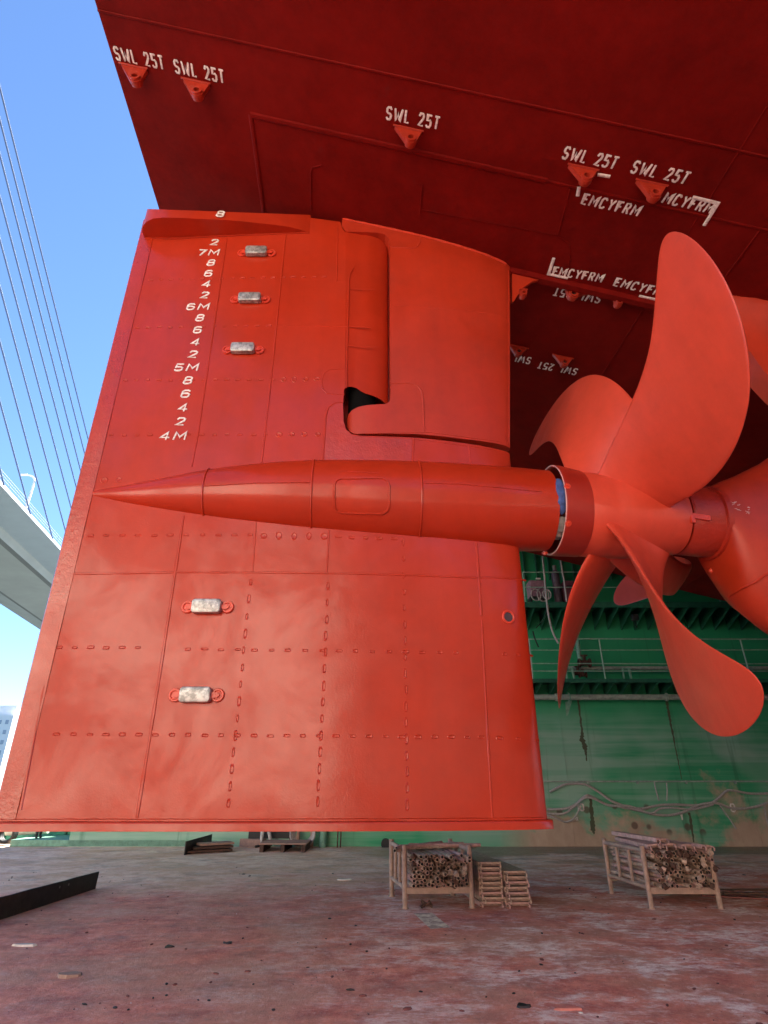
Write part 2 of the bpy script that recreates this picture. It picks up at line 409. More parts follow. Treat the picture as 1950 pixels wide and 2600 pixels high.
# centreline ridge bar under the shell
bm = BM()
q = [(1.6, -.045), (5.3, -.045), (5.3, .045), (1.6, .045)]
top = [bm.verts.new(W(a, b, hullz(a, b)+.03)) for a, b in q]; bot = [bm.verts.new(W(a, b, hullz(a, b)-.09)) for a, b in q]
for i in range(4): bm.faces.new((top[i], top[(i+1) % 4], bot[(i+1) % 4], bot[i]))
bm.faces.new(bot)
obj('centre_ridge', bm, M_HULL_SHADED, ship)
# gusset between horn and ridge
bm = BM()
out = [onb(1106, 574), onb(1204, 601), onb(1175, 603), onb(1150, 610), onb(1130, 623), onb(1117, 640), onb(1110, 652), onb(1106, 655)]
out[0].z += .1; out[1].z += .02
f0 = [bm.verts.new(W(p.x, -.02, p.z)) for p in out]; f1 = [bm.verts.new(W(p.x, .02, p.z)) for p in out]
bm.faces.new(f0); bm.faces.new(f1[::-1])
for i in range(len(out)): bm.faces.new((f0[i], f0[(i+1) % len(out)], f1[(i+1) % len(out)], f1[i]))
obj('gusset_plate', bm, M_HORN, ship)

def tri_solid(bm, poly, t0, tfun, nofoot=False, lines=None, zl=.5):
    """closed solid with outline poly [(a',z)] (a' = a shifted so that the nose is upright) and half thickness tfun(a,z)"""
    b2 = BM(); vs = [b2.verts.new((x, z, 0)) for x, z in poly]
    es = [b2.edges.new((vs[i], vs[(i+1) % len(vs)])) for i in range(len(vs))]
    bmesh.ops.triangle_fill(b2, edges=es, use_beauty=True)
    xs = [x for x, _ in poly]; zs = [z for _, z in poly]
    L = lines if lines is not None else [min(xs)+.12*i for i in range(1, int((max(xs)-min(xs))/.12)+1)]
    for x in L:
        if min(xs)+1e-4 < x < max(xs)-1e-4:
            bmesh.ops.bisect_plane(b2, geom=b2.verts[:]+b2.edges[:]+b2.faces[:], plane_co=(x, 0, 0), plane_no=(1, 0, 0))
    z = min(zs)+zl
    while z < max(zs):
        bmesh.ops.bisect_plane(b2, geom=b2.verts[:]+b2.edges[:]+b2.faces[:], plane_co=(0, z, 0), plane_no=(0, 1, 0)); z += zl
    bmesh.ops.remove_doubles(b2, verts=b2.verts, dist=1e-5)
    nv, fv = {}, {}
    for v in b2.verts:
        a, zz = t0(v.co.x, v.co.y); t = tfun(a, zz)
        nv[v] = bm.verts.new(W(a, -t, zz)); fv[v] = bm.verts.new(W(a, t, zz))
    for f in b2.faces:
        bm.faces.new([nv[v] for v in f.verts]); bm.faces.new([fv[v] for v in reversed(f.verts)])
    if not nofoot:
        for e in b2.edges:
            if len(e.link_faces) == 1:
                v, u = e.verts; bm.faces.new((nv[v], nv[u], fv[u], fv[v]))
    b2.free()
NL = [-3.44, -3.40]+[-3.3+.12*i for i in range(0, 38)]+[1.2, 1.28, 1.34, 1.39, 1.43, 1.46, 1.485, 1.505, 1.52, 1.53, 1.538, 1.544, 1.548]
CW = 1.55-A_TE
def unw(ap, z): return (ap+(le(z)-1.55)*(ap-A_TE)/CW, z)
def wr(px, py):
    p = stick(px, py); k = (le(p.z)-1.55)/CW; return ((p.x+k*A_TE)/(1+k), p.z)
# rudder horn
AL0, AL1 = stick(749, 700).x, stick(806, 700).x
def horn_t(a, z):
    u = min(1, max(0, (AL1-a)/(AL1-AL0))) if z < 7 else 0
    return (foil(a, z)+.010)*(1-.93*u**2.4)**.5
hpoly = [wr(738, 488), wr(748, 501.5), wr(800, 503), wr(818, 504), wr(832, 508), wr(839, 516), wr(842, 532), wr(842.5, 700), wr(843.5, 850), wr(843, 861), wr(840, 869), wr(834, 873), wr(822, 874.5),
         wr(805, 875), wr(774, 878), wr(760, 882), wr(753, 888), wr(750, 897), wr(751, 915), wr(755, 926), wr(763, 933), wr(772, 936.5), wr(800, 937.5), wr(900, 938.5), wr(960, 944), wr(1000, 949)]
hpoly += [(1.40, wr(1060, 957)[1]), (1.55, wr(1060, 957)[1]-.004)]
hpoly += [(1.55, 8.8), (1.0, 8.9), (.5, 9.0), (.0, 9.1), (wr(740, 470)[0], 9.15)]
bm = BM(); tri_solid(bm, hpoly, unw, horn_t, lines=sorted(NL+[AL0+(AL1-AL0)*k/9 for k in range(1, 10)]))
def fseam(bm, pts, r=.009, off=0.0, flat=.6, curve=True):
    """weld bead on the near foil face through picture points"""
    P = []
    az = [stick(*p) for p in pts]
    for p in dense([(q.x, q.z, 0) for q in az], .10): P.append(fpt(p[0], p[1], off))
    tube(bm, P, [r*(1+random.uniform(-.18, .18)) for _ in P], 6, n=W(0, -1, 0)-W(0, 0, 0), flat=flat)
OFFH = .010
fseam(bm, [(842, 828), (885, 829), (902, 834), (911, 846), (914, 870), (916, 936)], .014, OFFH)
fseam(bm, [(845, 534), (890, 537), (902, 533), (908, 522), (909, 503)], .013, OFFH)
fseam(bm, [(846, 659), (960, 668), (1095, 688)], .006, OFFH)
fseam(bm, [(1098, 582), (1099, 700), (1099, 960)], .010, OFFH)
fseam(bm, [(795, 937), (930, 935), (1020, 947), (1097, 960)], .008, OFFH)
obj('rudder_horn', bm, M_HORN, ship)
# rough fillet weld where horn meets shell
bm = BM()
P = []
for i in range(40):
    a = stick(742, 470).x+i/39*(1.78-stick(742, 470).x)
    z = hullz(a, -foil(a, 8.7)); P.append(W(a, -foil(a, min(z, 8.8))-.008, z-.008))
tube(bm, P, [.016*(1+.12*math.sin(i*1.7)) for i in range(40)], 6)
obj('fillet_weld', bm, M_WELD, ship)

# stern tube and skeg
SKA = [3.9, 3.96, 4.04, 4.3, 4.7, 5.0, 5.3, 5.7, 6.5, 8, 12, 20]
SKT = [4.92, 4.95, 4.99, 5.10, 5.30, 5.50, 5.78, 6.3, 6.8, 6.8, 6.0, 4.0]
SKB = [4.08, 3.74, 3.46, 3.20, 2.90, 2.66, 2.4, 1.85, 1.45, 1.42, 1.42, 1.42]
bm = BM(); rows = []
for a, zt, zb in zip(SKA, SKT, SKB):
    wd = .42+.07*(a-3.9) if a < 8 else .7+.2*(a-8); row = []
    for k in range(40):
        th = 2*math.pi*k/40; c_, s_ = math.cos(th), math.sin(th)
        e = .72
        b = -wd*math.copysign(abs(c_)**e, c_); zc = 4.51; hgt = (zt-zc) if s_ > 0 else (zc-zb)
        z = zc+hgt*math.copysign(abs(s_)**.8, s_)
        if s_ < 0: b *= 1-.35*min(1, abs(s_)**2)*min(1, (zc-z)/1.0)
        row.append(bm.verts.new(W(a, b, z)))
    rows.append(row)
for i in range(len(rows)-1):
    for k in range(40): bm.faces.new((rows[i][k], rows[i][(k+1) % 40], rows[i+1][(k+1) % 40], rows[i+1][k]))
bm.faces.new(rows[0]); bm.faces.new(rows[-1][::-1])
def skf(p):
    i = max(0, min(len(SKA)-2, sum(1 for a in SKA if a <= p.x)-1)); f = min(1, max(0, (p.x-SKA[i])/(SKA[i+1]-SKA[i])))
    if p.x < SKA[0]: return 1
    zt = SKT[i]*(1-f)+SKT[i+1]*f; zb = SKB[i]*(1-f)+SKB[i+1]*f; wd = .42+.07*(p.x-3.9)
    hgt = (zt-4.51) if p.z > 4.51 else (4.51-zb)
    ss = abs(p.z-4.51)/hgt
    if ss >= 1: return 1
    s_ = ss**(1/.8); e = wd*(max(0, 1-s_*s_)**.5)**.72
    if p.z < 4.51: e *= 1-.35*s_*s_*min(1, (4.51-p.z))
    return abs(p.y)-e
P = []
for x, y, _ in dense([(1575, 1288, 0), (1600, 1272, 0), (1630, 1258, 0), (1658, 1238, 0)], 12):
    q = march(skf, x, y)
    if q: P.append(W(q.x, q.y-.004, q.z))
if len(P) > 1: tube(bm, P, .016, 6)
obj('stern_tube', bm, M_HORN, ship, ang=40)
bm = BM()
spoly = [(4.80, 8.2), (4.62, 7.75), (4.70, 7.45), (4.86, 7.22), (5.03, 7.03), (5.14, 6.72), (5.30, 6.45), (5.55, 6.15), (5.9, 5.9), (6.2, 5.5), (12, 5.5), (12, 7.0)]
tri_solid(bm, spoly, lambda a, z: (a, z), lambda a, z: .10+.10*min(2, max(0, a-4.7))+.30*math.exp(-max(0, hullz(a, 0)-z)/.35), lines=[4.6+.07*i for i in range(40)]+[8, 9, 10], zl=.09)
obj('skeg', bm, M_HORN, ship)
def ring_lathe(bm, st, seg=64, cap0=True, cap1=True, bumpy=0.0):
    """st: (a, z centre, radius)"""
    rows = []
    for a, z0, r in st:
        rows.append([bm.verts.new(W(a, -math.sin(2*math.pi*k/seg)*r*(1+bumpy*random.uniform(-1, 1)), z0+math.cos(2*math.pi*k/seg)*r)) for k in range(seg)])
    for i in range(len(rows)-1):
        for k in range(seg): bm.faces.new((rows[i][k], rows[i][(k+1) % seg], rows[i+1][(k+1) % seg], rows[i+1][k]))
    if cap0: bm.faces.new(rows[0])
    if cap1: bm.faces.new(rows[-1][::-1])
# rope guard ring between hub and stern tube
bm = BM(); ring_lathe(bm, [(3.50, 4.53, .395), (3.52, 4.53, .41), (3.86, 4.512, .415), (3.87, 4.511, .445), (3.93, 4.51, .45), (3.95, 4.51, .42)], 72)
obj('rope_guard', bm, M_GUARD, ship)
bm = BM()
q = W(3.56, -.395, 4.40); box(bm, q, (.20, .03, .06), Matrix.Rotation(R(10), 3, 'Y')); box(bm, q+Vector((-.10, 0, -.02)), (.04, .035, .10))
obj('rope_guard_clip', bm, M_WELD, ship, smooth=False)
bm = BM()
for px, py in ((1536, 1233),):
    q = march(skf, px, py)
    if q: bmesh.ops.create_uvsphere(bm, u_segments=14, v_segments=8, radius=.03, matrix=Matrix.Translation(W(q.x, q.y, q.z)))
if len(bm.verts): obj('drain_plug', bm, M_WELD, ship)
else: bm.free()

bm = BM()
for k in range(46):
    f = random.random(); x = 1546+72*f; y = 1080+24*f+random.uniform(-9, 7); q = march(skf, x, y)
    if not q: continue
    q2 = march(skf, x+random.uniform(2, 6), y+random.uniform(-1.5, 2.5))
    if q2: tube(bm, [W(q.x, q.y-.002, q.z), W(q2.x, q2.y-.002, q2.z)], random.uniform(.002, .005), 5)
if len(bm.verts): o_ = obj('scuff', bm, mat("pale_scuff", (.55, .42, .40), .6), ship); o_['kind'] = 'stuff'; o_['label'] = 'pale scuffed scratches on the stern tube'
else: bm.free()
# lifting eyes on the shell
def padeye(tl, tr, hole, far=None, small=False, edge=False):
    if far is None:
        A = onhull(*tl); B = onhull(*tr)
    else:
        A = onb(*tl, far); B = onb(*tr, far); A.z = hullz(A.x, A.y); B.z = hullz(B.x, B.y)
    mid = (A+B)/2
    Cc = onb(*hole, mid.y)
    if small: A.z = B.z = Cc.z+abs(B.x-A.x)*.75
    wdt = abs(B.x-A.x)
    if far is not None: Cc.z = min(Cc.z, mid.z-.08)
    rb = .215*wdt if not small else wdt*.5
    rh = rb*.50
    bm = BM(); n = 20
    # outline in (a,z): down the left flank, round the boss, up the right flank
    arc = []
    ang0, ang1 = R(200), R(352)
    for k in range(n+1):
        th = ang0+(ang1-ang0)*k/n; arc.append((Cc.x+rb*math.cos(th), Cc.z+rb*math.sin(th)))
    out = [(A.x, A.z+.02)]+arc+[(B.x, B.z+.02)]
    T = .026
    hol = [(Cc.x+rh*math.cos(2*math.pi*k/16), Cc.z+rh*math.sin(2*math.pi*k/16)) for k in range(16)]
    b2 = BM()
    vo = [b2.verts.new((x, z, 0)) for x, z in out]; vh = [b2.verts.new((x, z, 0)) for x, z in hol]
    es = [b2.edges.new((vo[i], vo[(i+1) % len(vo)])) for i in range(len(vo))]+[b2.edges.new((vh[i], vh[(i+1) % 16])) for i in range(16)]
    bmesh.ops.triangle_fill(b2, edges=es, use_beauty=True)
    bad = [f for f in b2.faces if (f.calc_center_median().xy-Vector((Cc.x, Cc.z))).length < rh*.9]
    bmesh.ops.delete(b2, geom=bad, context='FACES_ONLY')
    N1, F1 = {}, {}
    for v in b2.verts:
        N1[v] = bm.verts.new(W(v.co.x, mid.y-T, v.co.y)); F1[v] = bm.verts.new(W(v.co.x, mid.y+T, v.co.y))
    for f in b2.faces: bm.faces.new([N1[v] for v in f.verts]); bm.faces.new([F1[v] for v in reversed(f.verts)])
    for e in b2.edges:
        if len(e.link_faces) == 1: v, u = e.verts; bm.faces.new((N1[v], N1[u], F1[u], F1[v]))
    b2.free()
    # cheek ring
    for sgn in (-1, 1):
        ro, ri = rb*.86, rh
        rr = [[bm.verts.new(W(Cc.x+r_*math.cos(2*math.pi*k/20), mid.y+sgn*y_, Cc.z+r_*math.sin(2*math.pi*k/20))) for k in range(20)] for r_, y_ in ((ro, T*.9), (ro, T+.03), (ri, T+.03), (ri, T*.9))]
        for i in range(3):
            for k in range(20): bm.faces.new((rr[i][k], rr[i][(k+1) % 20], rr[i+1][(k+1) % 20], rr[i+1][k]))
    rr = [[bm.verts.new(W(Cc.x+rh*1.02*math.cos(2*math.pi*k/20), mid.y+y_, Cc.z+rh*1.02*math.sin(2*math.pi*k/20))) for k in range(20)] for y_ in (-T*.5, T*.5)]  # black discs across the eye, put in for the hole's shade
    for k in range(20): bm.faces.new((rr[0][k], rr[0][(k+1) % 20], rr[1][(k+1) % 20], rr[1][k])).material_index = 1
    for q_ in rr: bm.faces.new(q_).material_index = 1
    # foot weld
    tube(bm, [W(A.x-.01, mid.y-T-.006, A.z-.004), W(B.x+.01, mid.y-T-.006, B.z-.004)], .012, 6)
    return obj('padeye', bm, [M_LUG, M_BLACK], ship)
K1 = 900/1659
def Z1(x, y): return S2(x, y, 200, 0, K1)
def Z2(x, y): return S2(x, y, 1050, 200, K1)
padeye(Z1(195, 305), Z1(323, 335), Z1(268, 375)); padeye(Z1(485, 375), Z1(615, 405), Z1(555, 440)); padeye(Z1(1475, 597), Z1(1608, 625), Z1(1553, 660))
padeye(Z2(722, 408), Z2(860, 440), Z2(805, 470)); padeye(Z2(1038, 482), Z2(1183, 510), Z2(1125, 547))
padeye(Z2(700, 940), Z2(820, 970), Z2(738, 976), far=.10)
padeye(Z2(930, 1000), Z2(968, 1008), Z2(949, 1016), far=.08, small=True)
padeye(Z2(497, 1000), Z2(530, 1004), Z2(513, 1011), far=-.05, small=True)
padeye(Z2(650, 1296), Z2(745, 1314), Z2(705, 1332))
padeye(Z2(440, 1248), Z2(535, 1266), Z2(490, 1282))

# stroke lettering
G = {
 'S': (.6, [[(.58, .86), (.46, 1), (.14, 1), (.02, .86), (.02, .62), (.14, .53), (.46, .47), (.58, .38), (.58, .14), (.46, 0), (.14, 0), (.02, .14)]]),
 'W': (1.0, [[(0, 1), (.25, 0), (.5, .66), (.75, 0), (1.0, 1)]]), 'L': (.48, [[(0, 1), (0, 0), (.48, 0)]]), 'T': (.56, [[(0, 1), (.56, 1)], [(.28, 1), (.28, 0)]]),
 '2': (.58, [[(.02, .8), (.12, 1), (.46, 1), (.58, .86), (.56, .62), (.02, .0), (.6, 0)]]),
 '5': (.58, [[(.56, 1), (.06, 1), (.03, .56), (.42, .58), (.58, .44), (.58, .15), (.44, 0), (.12, 0), (.0, .13)]]),
 'E': (.5, [[(.5, 1), (0, 1), (0, 0), (.5, 0)], [(0, .5), (.42, .5)]]), 'M': (.84, [[(0, 0), (.05, 1), (.42, .34), (.79, 1), (.84, 0)]]),
 'C': (.58, [[(.58, .84), (.44, 1), (.14, 1), (0, .82), (0, .18), (.14, 0), (.44, 0), (.58, .16)]]), 'Y': (.6, [[(0, 1), (.3, .5), (.6, 1)], [(.3, .5), (.3, 0)]]),
 'F': (.5, [[(.5, 1), (0, 1), (0, 0)], [(0, .52), (.42, .52)]]), 'R': (.56, [[(0, 0), (0, 1), (.42, 1), (.54, .86), (.54, .64), (.42, .5), (0, .5)], [(.3, .5), (.56, 0)]]),
 '8': (.58, [[(.14, .52), (.04, .64), (.04, .88), (.14, 1), (.44, 1), (.54, .88), (.54, .64), (.44, .52), (.14, .52), (.0, .38), (.0, .13), (.13, 0), (.45, 0), (.58, .13), (.58, .38), (.44, .52)]]),
 '6': (.58, [[(.54, .88), (.42, 1), (.14, 1), (0, .84), (0, .14), (.13, 0), (.45, 0), (.58, .14), (.58, .42), (.45, .56), (.13, .56), (0, .42)]]),
 '4': (.62, [[(.44, 0), (.44, 1), (0, .28), (.62, .28)]]), '7': (.56, [[(0, 1), (.56, 1), (.2, 0)]]),
 '0': (.56, [[(.13, 0), (0, .14), (0, .86), (.13, 1), (.43, 1), (.56, .86), (.56, .14), (.43, 0), (.13, 0)]]), '1': (.2, [[(0, .8), (.16, 1), (.16, 0)]]), ' ': (.42, []), '-': (.4, [[(0, .5), (.4, .5)]]), 'X': (.5, [[(0, 0), (.5, 1)], [(0, 1), (.5, 0)]]),
}
def textwidth(s, gap): return sum(G[c][0]+gap for c in s)-gap
def letter(bm, s, org, rt, up, nrm, h, wscale, r, gap=.34, slant=.10, flat=.16, jit=.012):
    x = 0.0
    for ch in s:
        wd, strokes = G[ch]
        for st in strokes:
            pts = []
            for px, py in st:
                X = (x+px+slant*py+random.uniform(-jit, jit))*h*wscale; Y = (py+random.uniform(-jit, jit))*h
                pts.append(org+rt*X+up*Y)
            # round the stroke ends
            P = [pts[0]+(pts[0]-pts[1]).normalized()*r*.45]+pts[0:]+[pts[-1]+(pts[-1]-pts[-2]).normalized()*r*.45]
            tube(bm, P, [r*.6]+[r]*(len(P)-2)+[r*.6], 8, n=nrm, flat=flat)
        x += wd+gap
def hull_text(s, p0, p1, h=.135, r=.0125, skip=0):
    a = onhull(*p0); b = onhull(*p1)
    A = W(a.x, a.y, a.z)+NH*.004; B = W(b.x, b.y, b.z)+NH*.004
    rt = (B-A); L = rt.length; rt.normalize(); up = NH.cross(rt).normalized()
    # seen from below, letters stand towards the side that is nearer the reader's top edge
    if (rt.dot(W(1, 0, 0)-W(0, 0, 0)) > 0) == (up.dot(W(0, 1, 0)-W(0, 0, 0)) > 0): up = -up
    ws = L/(textwidth(s, .5)*h)
    x = 0.0
    for wd in s.split(' '):
        bm = BM(); letter(bm, wd, A+rt*x*h*ws, rt, up, NH, h, ws, r, gap=.5); obj('painted_lettering', bm, M_WHITE, ship)
        x += textwidth(wd, .5)+.5+G[' '][0]+.5
hull_text('SWL 25T', Z1(178, 277), Z1(400, 322)); hull_text('SWL 25T', Z1(455, 338), Z1(680, 386)); 
hull_text('SWL 25T', (981/D, 301/D), (1111/D, 327/D)); hull_text('SWL 25T', (1427/D, 401/D), (1558/D, 428/D)); hull_text('SWL 25T', Z2(1015, 436), Z2(1266, 490))
hull_text('EMCYFRM', Z2(786, 583), Z2(1044, 640), .13); hull_text('MCYFRM', Z2(1163, 577), Z2(1385, 628), .13)
hull_text('EMCYFRM', Z2(651, 915), Z2(876, 950), .13); hull_text('EMCYFRM', Z2(936, 966), Z2(1185, 1022), .13)
hull_text('SWL 25T', Z2(883, 1014), Z2(668, 978), .14, .012)
hull_text('SWL 25T', Z2(770, 1358), Z2(592, 1325), .15, .0125); hull_text('SWL 25T', Z2(552, 1306), Z2(374, 1274), .15, .0125)
def hull_mark(pts, r=.016):
    bm = BM(); P = []
    for p in pts: a = onhull(*p); P.append(W(a.x, a.y, a.z)+NH*.004)
    tube(bm, P, r, 8, n=NH, flat=.35); return obj('alignment_mark', bm, M_WHITE, ship)
hull_mark([Z2(775, 505), Z2(768, 548)], .022); hull_mark([Z2(862, 448), Z2(920, 457)], .022)
hull_mark([Z2(1307, 553), Z2(1425, 582), Z2(1360, 686)], .022); hull_mark([Z2(657, 838), Z2(632, 914), Z2(722, 933)], .022); hull_mark([Z2(1056, 1016), Z2(1150, 1036)], .022)

# ------------------------------------------------------------------ rudder
ZB0, ZB1 = 1.295, 1.372
rud = thing('rudder', 'huge red ship rudder with white draft marks, zinc blocks and a torpedo-shaped bulb', 'rudder', W(0, 0, ZB0))
P_up = [wr(600, 462), wr(735, 479), wr(739, 492), wr(746, 503), wr(746, 837), wr(743, 843), wr(741, 872), wr(741, 912), wr(747, 927), wr(760, 938), wr(780, 941.5), wr(900, 945.5), wr(1000, 957)]
ztop = wr(400, 455)[1]
P_up += [(1.40, wr(1060, 968)[1]), (1.55, wr(1060, 968)[1]-.004), (1.55, ZB1-.002), (A_TE, ZB1-.002), (A_TE, 9.02)]
bm = BM(); tri_solid(bm, P_up, unw, foil, lines=NL)
# rounded nose of the upper rudder
a1 = stick(762, 600).x; a2 = stick(841, 600).x
stick_a0 = stick(746, 600).x
def nose_t(a, z):
    u = min(1, max(0, (a-a1)/(a2-a1))); return max(.002, (foil(a, z)-.032*min(1, max(0, (a-stick_a0)/.16)))*(1-u**2.0)**.5)
def wn(px, py):
    p = stick(px, py); return (p.x, p.z)
npoly = [wn(746, 495), wn(800, 495), (a2, wn(841, 498)[1]), (a2, wn(841, 862)[1]), wn(836, 858), wn(822, 852), wn(802, 847), wn(790, 845), wn(780, 841), wn(770, 834.5), wn(760, 832.5), wn(753, 833.5), wn(746, 837.5)]
nl = [a1+(a2-a1)*k for k in (.15, .3, .45, .55, .65, .72, .79, .85, .9, .94, .97, .99)]
tri_solid(bm, npoly, lambda a, z: (a, z), nose_t, lines=nl, nofoot=True)
# weld seams on the near face
def fs(*p, r=.010): fseam(bm, list(p), r)
fs((490, 516), (463, 700), (427, 940), (414, 1008), r=.013); fs((397, 1114), (345, 1460), (296, 1768), r=.015)
fs((617, 506), (592, 760), (565, 1000), r=.012); fs((553, 1128), (546, 1234), r=.010); fs((711, 1145), (706, 1236), r=.010)
fs((1029, 1172), (1040, 1330), r=.014); fs((1041, 1340), (1052, 1560), (1064, 1772), r=.011)
fs((126, 1239), (380, 1236), (700, 1238), (1000, 1247), (1136, 1254), r=.012)
fs((595, 703), (745, 705), (800, 707), r=.007)
fs((754, 600), (751, 700), (748, 838), r=.010); fs((754, 606), (756, 590), (766, 576), r=.006); fs((755, 624), (810, 625), r=.005); fs((750, 747), (818, 750), r=.006)
fs((730, 490), (727, 608), r=.010); fs((727, 608), (752, 610), r=.005)
fs((744, 796), (712, 798), (700, 806), (695, 822), (697, 840), (706, 850), (744, 852), r=.009)
fs((742, 868), (722, 870), (709, 880), (704, 896), (697, 998), r=.012)
fs((894, 947), (892, 998), r=.010); fs((1013, 960), (1017, 1003), r=.010); fs((894, 949), (1000, 962), (1100, 982), r=.006)
fs((337, 456), (190, 1050), (112, 1390), (44, 1750), r=.015)
# plug welds in rows
def slot(px, py, vert=False, rnd=False, L=.052, Wd=.024):
    p = stick(px, py); a, z = p.x, p.z
    rt = (fpt(a+.02, z)-fpt(a-.02, z)).normalized(); up = Vector((0, 0, 1)); nrm = rt.cross(up).normalized()
    if nrm.y > 0: nrm = -nrm
    if rnd: hx = hz_ = .030
    else: hx, hz_ = (Wd*.5, L*.62) if vert else (L*.5, Wd*.5)
    hx *= random.uniform(.75, 1.15); hz_ *= random.uniform(.75, 1.2)
    n = 14; c0 = fpt(a, z)
    rings = []
    jx, jy = random.uniform(-.3, .3), random.uniform(-.3, .3)
    for s_, dpt in ((1.35, .0004), (1.08, .0045), (.9, .002), (.62, .0008)):
        ring = []
        for k in range(n):
            th = 2*math.pi*k/n; c_, s2 = math.cos(th), math.sin(th)
            e = .55 if not rnd else 1
            ring.append(bm.verts.new(c0+rt*(hx*s_*math.copysign(abs(c_)**e, c_))+up*(hz_*s_*math.copysign(abs(s2)**e, s2))+nrm*(dpt+random.uniform(0, .0015))))
        rings.append(ring)
    ctr = bm.verts.new(c0+nrm*.002+rt*hx*jx+up*hz_*jy)
    for i in range(3):
        for k in range(n): bm.faces.new((rings[i][k], rings[i][(k+1) % n], rings[i+1][(k+1) % n], rings[i+1][k]))
    for k in range(n): bm.faces.new((rings[3][k], rings[3][(k+1) % n], ctr))
def slotrow(p0, p1, n, vert=False, skip=(), rnd=()):
    q0, q1 = stick(*p0), stick(*p1)
    for i in range(n):
        if i in skip: continue
        f = i/(n-1); d = (p0[0]+(p1[0]-p0[0])*f, p0[1]+(p1[1]-p0[1])*f)
        slot(d[0]+random.uniform(-1, 1), d[1]+random.uniform(-.8, .8), vert, i in rnd)
slotrow((325, 605), (700, 598), 18); slotrow((297, 708), (580, 703), 13); slotrow((270, 822), (685, 819), 18, rnd=(14, 15, 16, 17)); slotrow((240, 940), (686, 938), 17, rnd=(13, 14, 15, 16))
slotrow((225, 1037), (258, 1037), 2, rnd=(0, 1))
slotrow((195, 1157), (540, 1155), 11); slotrow((570, 1158), (700, 1159), 5, rnd=range(5)); slotrow((730, 1160), (850, 1164), 5)
slotrow((128, 1399), (298, 1399), 6); slotrow((405, 1402), (985, 1410), 17); slotrow((1090, 1413), (1146, 1416), 3)
slotrow((122, 1586), (1010, 1592), 26); slotrow((1040, 1593), (1160, 1598), 4)
slotrow((541, 1258), (494, 1735), 14, True); slotrow((709, 1266), (686, 1732), 14, True); slotrow((871, 1172), (880, 1738), 17, True)
obj('rudder_blade', bm, M_RUD, rud, ang=30)
bm = BM(); pa = stick(783, 860).x; pz = stick(790, 870).z
tube(bm, [W(pa, .03, pz-.55), W(pa, .03, pz+.6)], .175, 28); obj('hinge_shade_core', bm, mat('black_hinge_shade', (.003, .003, .003), .9, spec=.1), rud)  # black cylinder added so the hinge hole reads as deep shade
# rough cast patch around the lower pintle
bm = BM()
def patch(bm, poly, off, lift=.0):
    b2 = BM(); vs = [b2.verts.new((*wn(*p), 0)) for p in poly]; b2.faces.new(vs); bmesh.ops.triangulate(b2, faces=b2.faces)
    xs = [v.co.x for v in b2.verts]; zs = [v.co.y for v in b2.verts]
    x = min(xs)+.06
    while x < max(xs): bmesh.ops.bisect_plane(b2, geom=b2.verts[:]+b2.edges[:]+b2.faces[:], plane_co=(x, 0, 0), plane_no=(1, 0, 0)); x += .06
    mp = {v: bm.verts.new(fpt(v.co.x, v.co.y, off)) for v in b2.verts}
    for f in b2.faces: bm.faces.new([mp[v] for v in f.verts])
    b2.free()
patch(bm, [(700, 1004), (706, 900), (712, 882), (726, 873), (741, 872), (742, 910), (748, 930), (760, 940), (780, 945), (890, 949), (888, 1004)], .004)
obj('cast_patch', bm, M_ROUGH, rud, recalc=False)
# bottom plate with rounded bright rim
bm = BM()
ol = []
As = [A_TE-.06]+[A_TE+.1+i*.1 for i in range(48)]+[1.3, 1.4, 1.48, 1.53, 1.57, 1.60]
def bt(a): return foil(min(max(a-.04, A_TE), 1.549), 1.4)+.06
near = [(a, -bt(a) if a < 1.6 else -.02) for a in As]
loop = near+[(a, -b) for a, b in reversed(near)]
lv = [(ZB0, 0), (ZB0+.058, 0), (ZB0+.070, -.006), (ZB0+.074, -.02), (ZB1, -.045)]
rings = [[bm.verts.new(W(a, b-math.copysign(-d, b) if False else b*(1+d/max(.05, abs(b))), z)) for a, b in loop] for z, d in lv]
for i in range(len(rings)-1):
    for k in range(len(loop)): bm.faces.new((rings[i][k], rings[i][(k+1) % len(loop)], rings[i+1][(k+1) % len(loop)], rings[i+1][k]))
bm.faces.new(rings[0]); bm.faces.new(rings[-1][::-1])
P = [fpt(a, ZB1+.008, .008) for a in [A_TE+.05+i*.1 for i in range(50)]]
tube(bm, P, [.013*(1+random.uniform(-.25, .25)) for _ in P], 6)
obj('bottom_plate', bm, M_RUD, rud)
# overhanging block at the rudder top
bm = BM()
qa, qb = stick(312, 514), stick(668, 503)
def zs_(a): return qa.z+(qb.z-qa.z)*(a-qa.x)/(qb.x-qa.x)
ol2 = [(A_TE+.0, 0.0, zs_(A_TE)), (qa.x, -foil(qa.x, qa.z)+.01, qa.z)]
for p in [(307, 500), (309, 488), (316, 479), (331, 472), (352, 470), (400, 471), (500, 476), (590, 485), (625, 490), (650, 497)]:
    q = onz(*p, 8.6)
    for _ in range(6): q = onz(*p, zs_(q.x))
    ol2.append((q.x, q.y, q.z))
ol2 += [(qb.x, -foil(qb.x, qb.z)-.002, qb.z), (qb.x+.02, 0.0, qb.z)]
BLK_B = ol2[7][1]
r0 = [bm.verts.new(W(*p)) for p in ol2]
topz = []
for k, (a, b, z) in enumerate(ol2):
    px_ = [309, 312, 307, 309, 316, 331, 352, 400, 500, 590, 625, 650, 668, 668][k]
    topz.append(onb(px_, 451+max(0, px_-315)*.037, b).z)
topz[0] = topz[1]; topz[-1] = topz[-2]
r1 = [bm.verts.new(W(a, b, tz)) for (a, b, z), tz in zip(ol2, topz)]
for i in range(len(ol2)-1): bm.faces.new((r0[i], r0[i+1], r1[i+1], r1[i]))
bm.faces.new(r0[::-1]); bm.faces.new(r1)
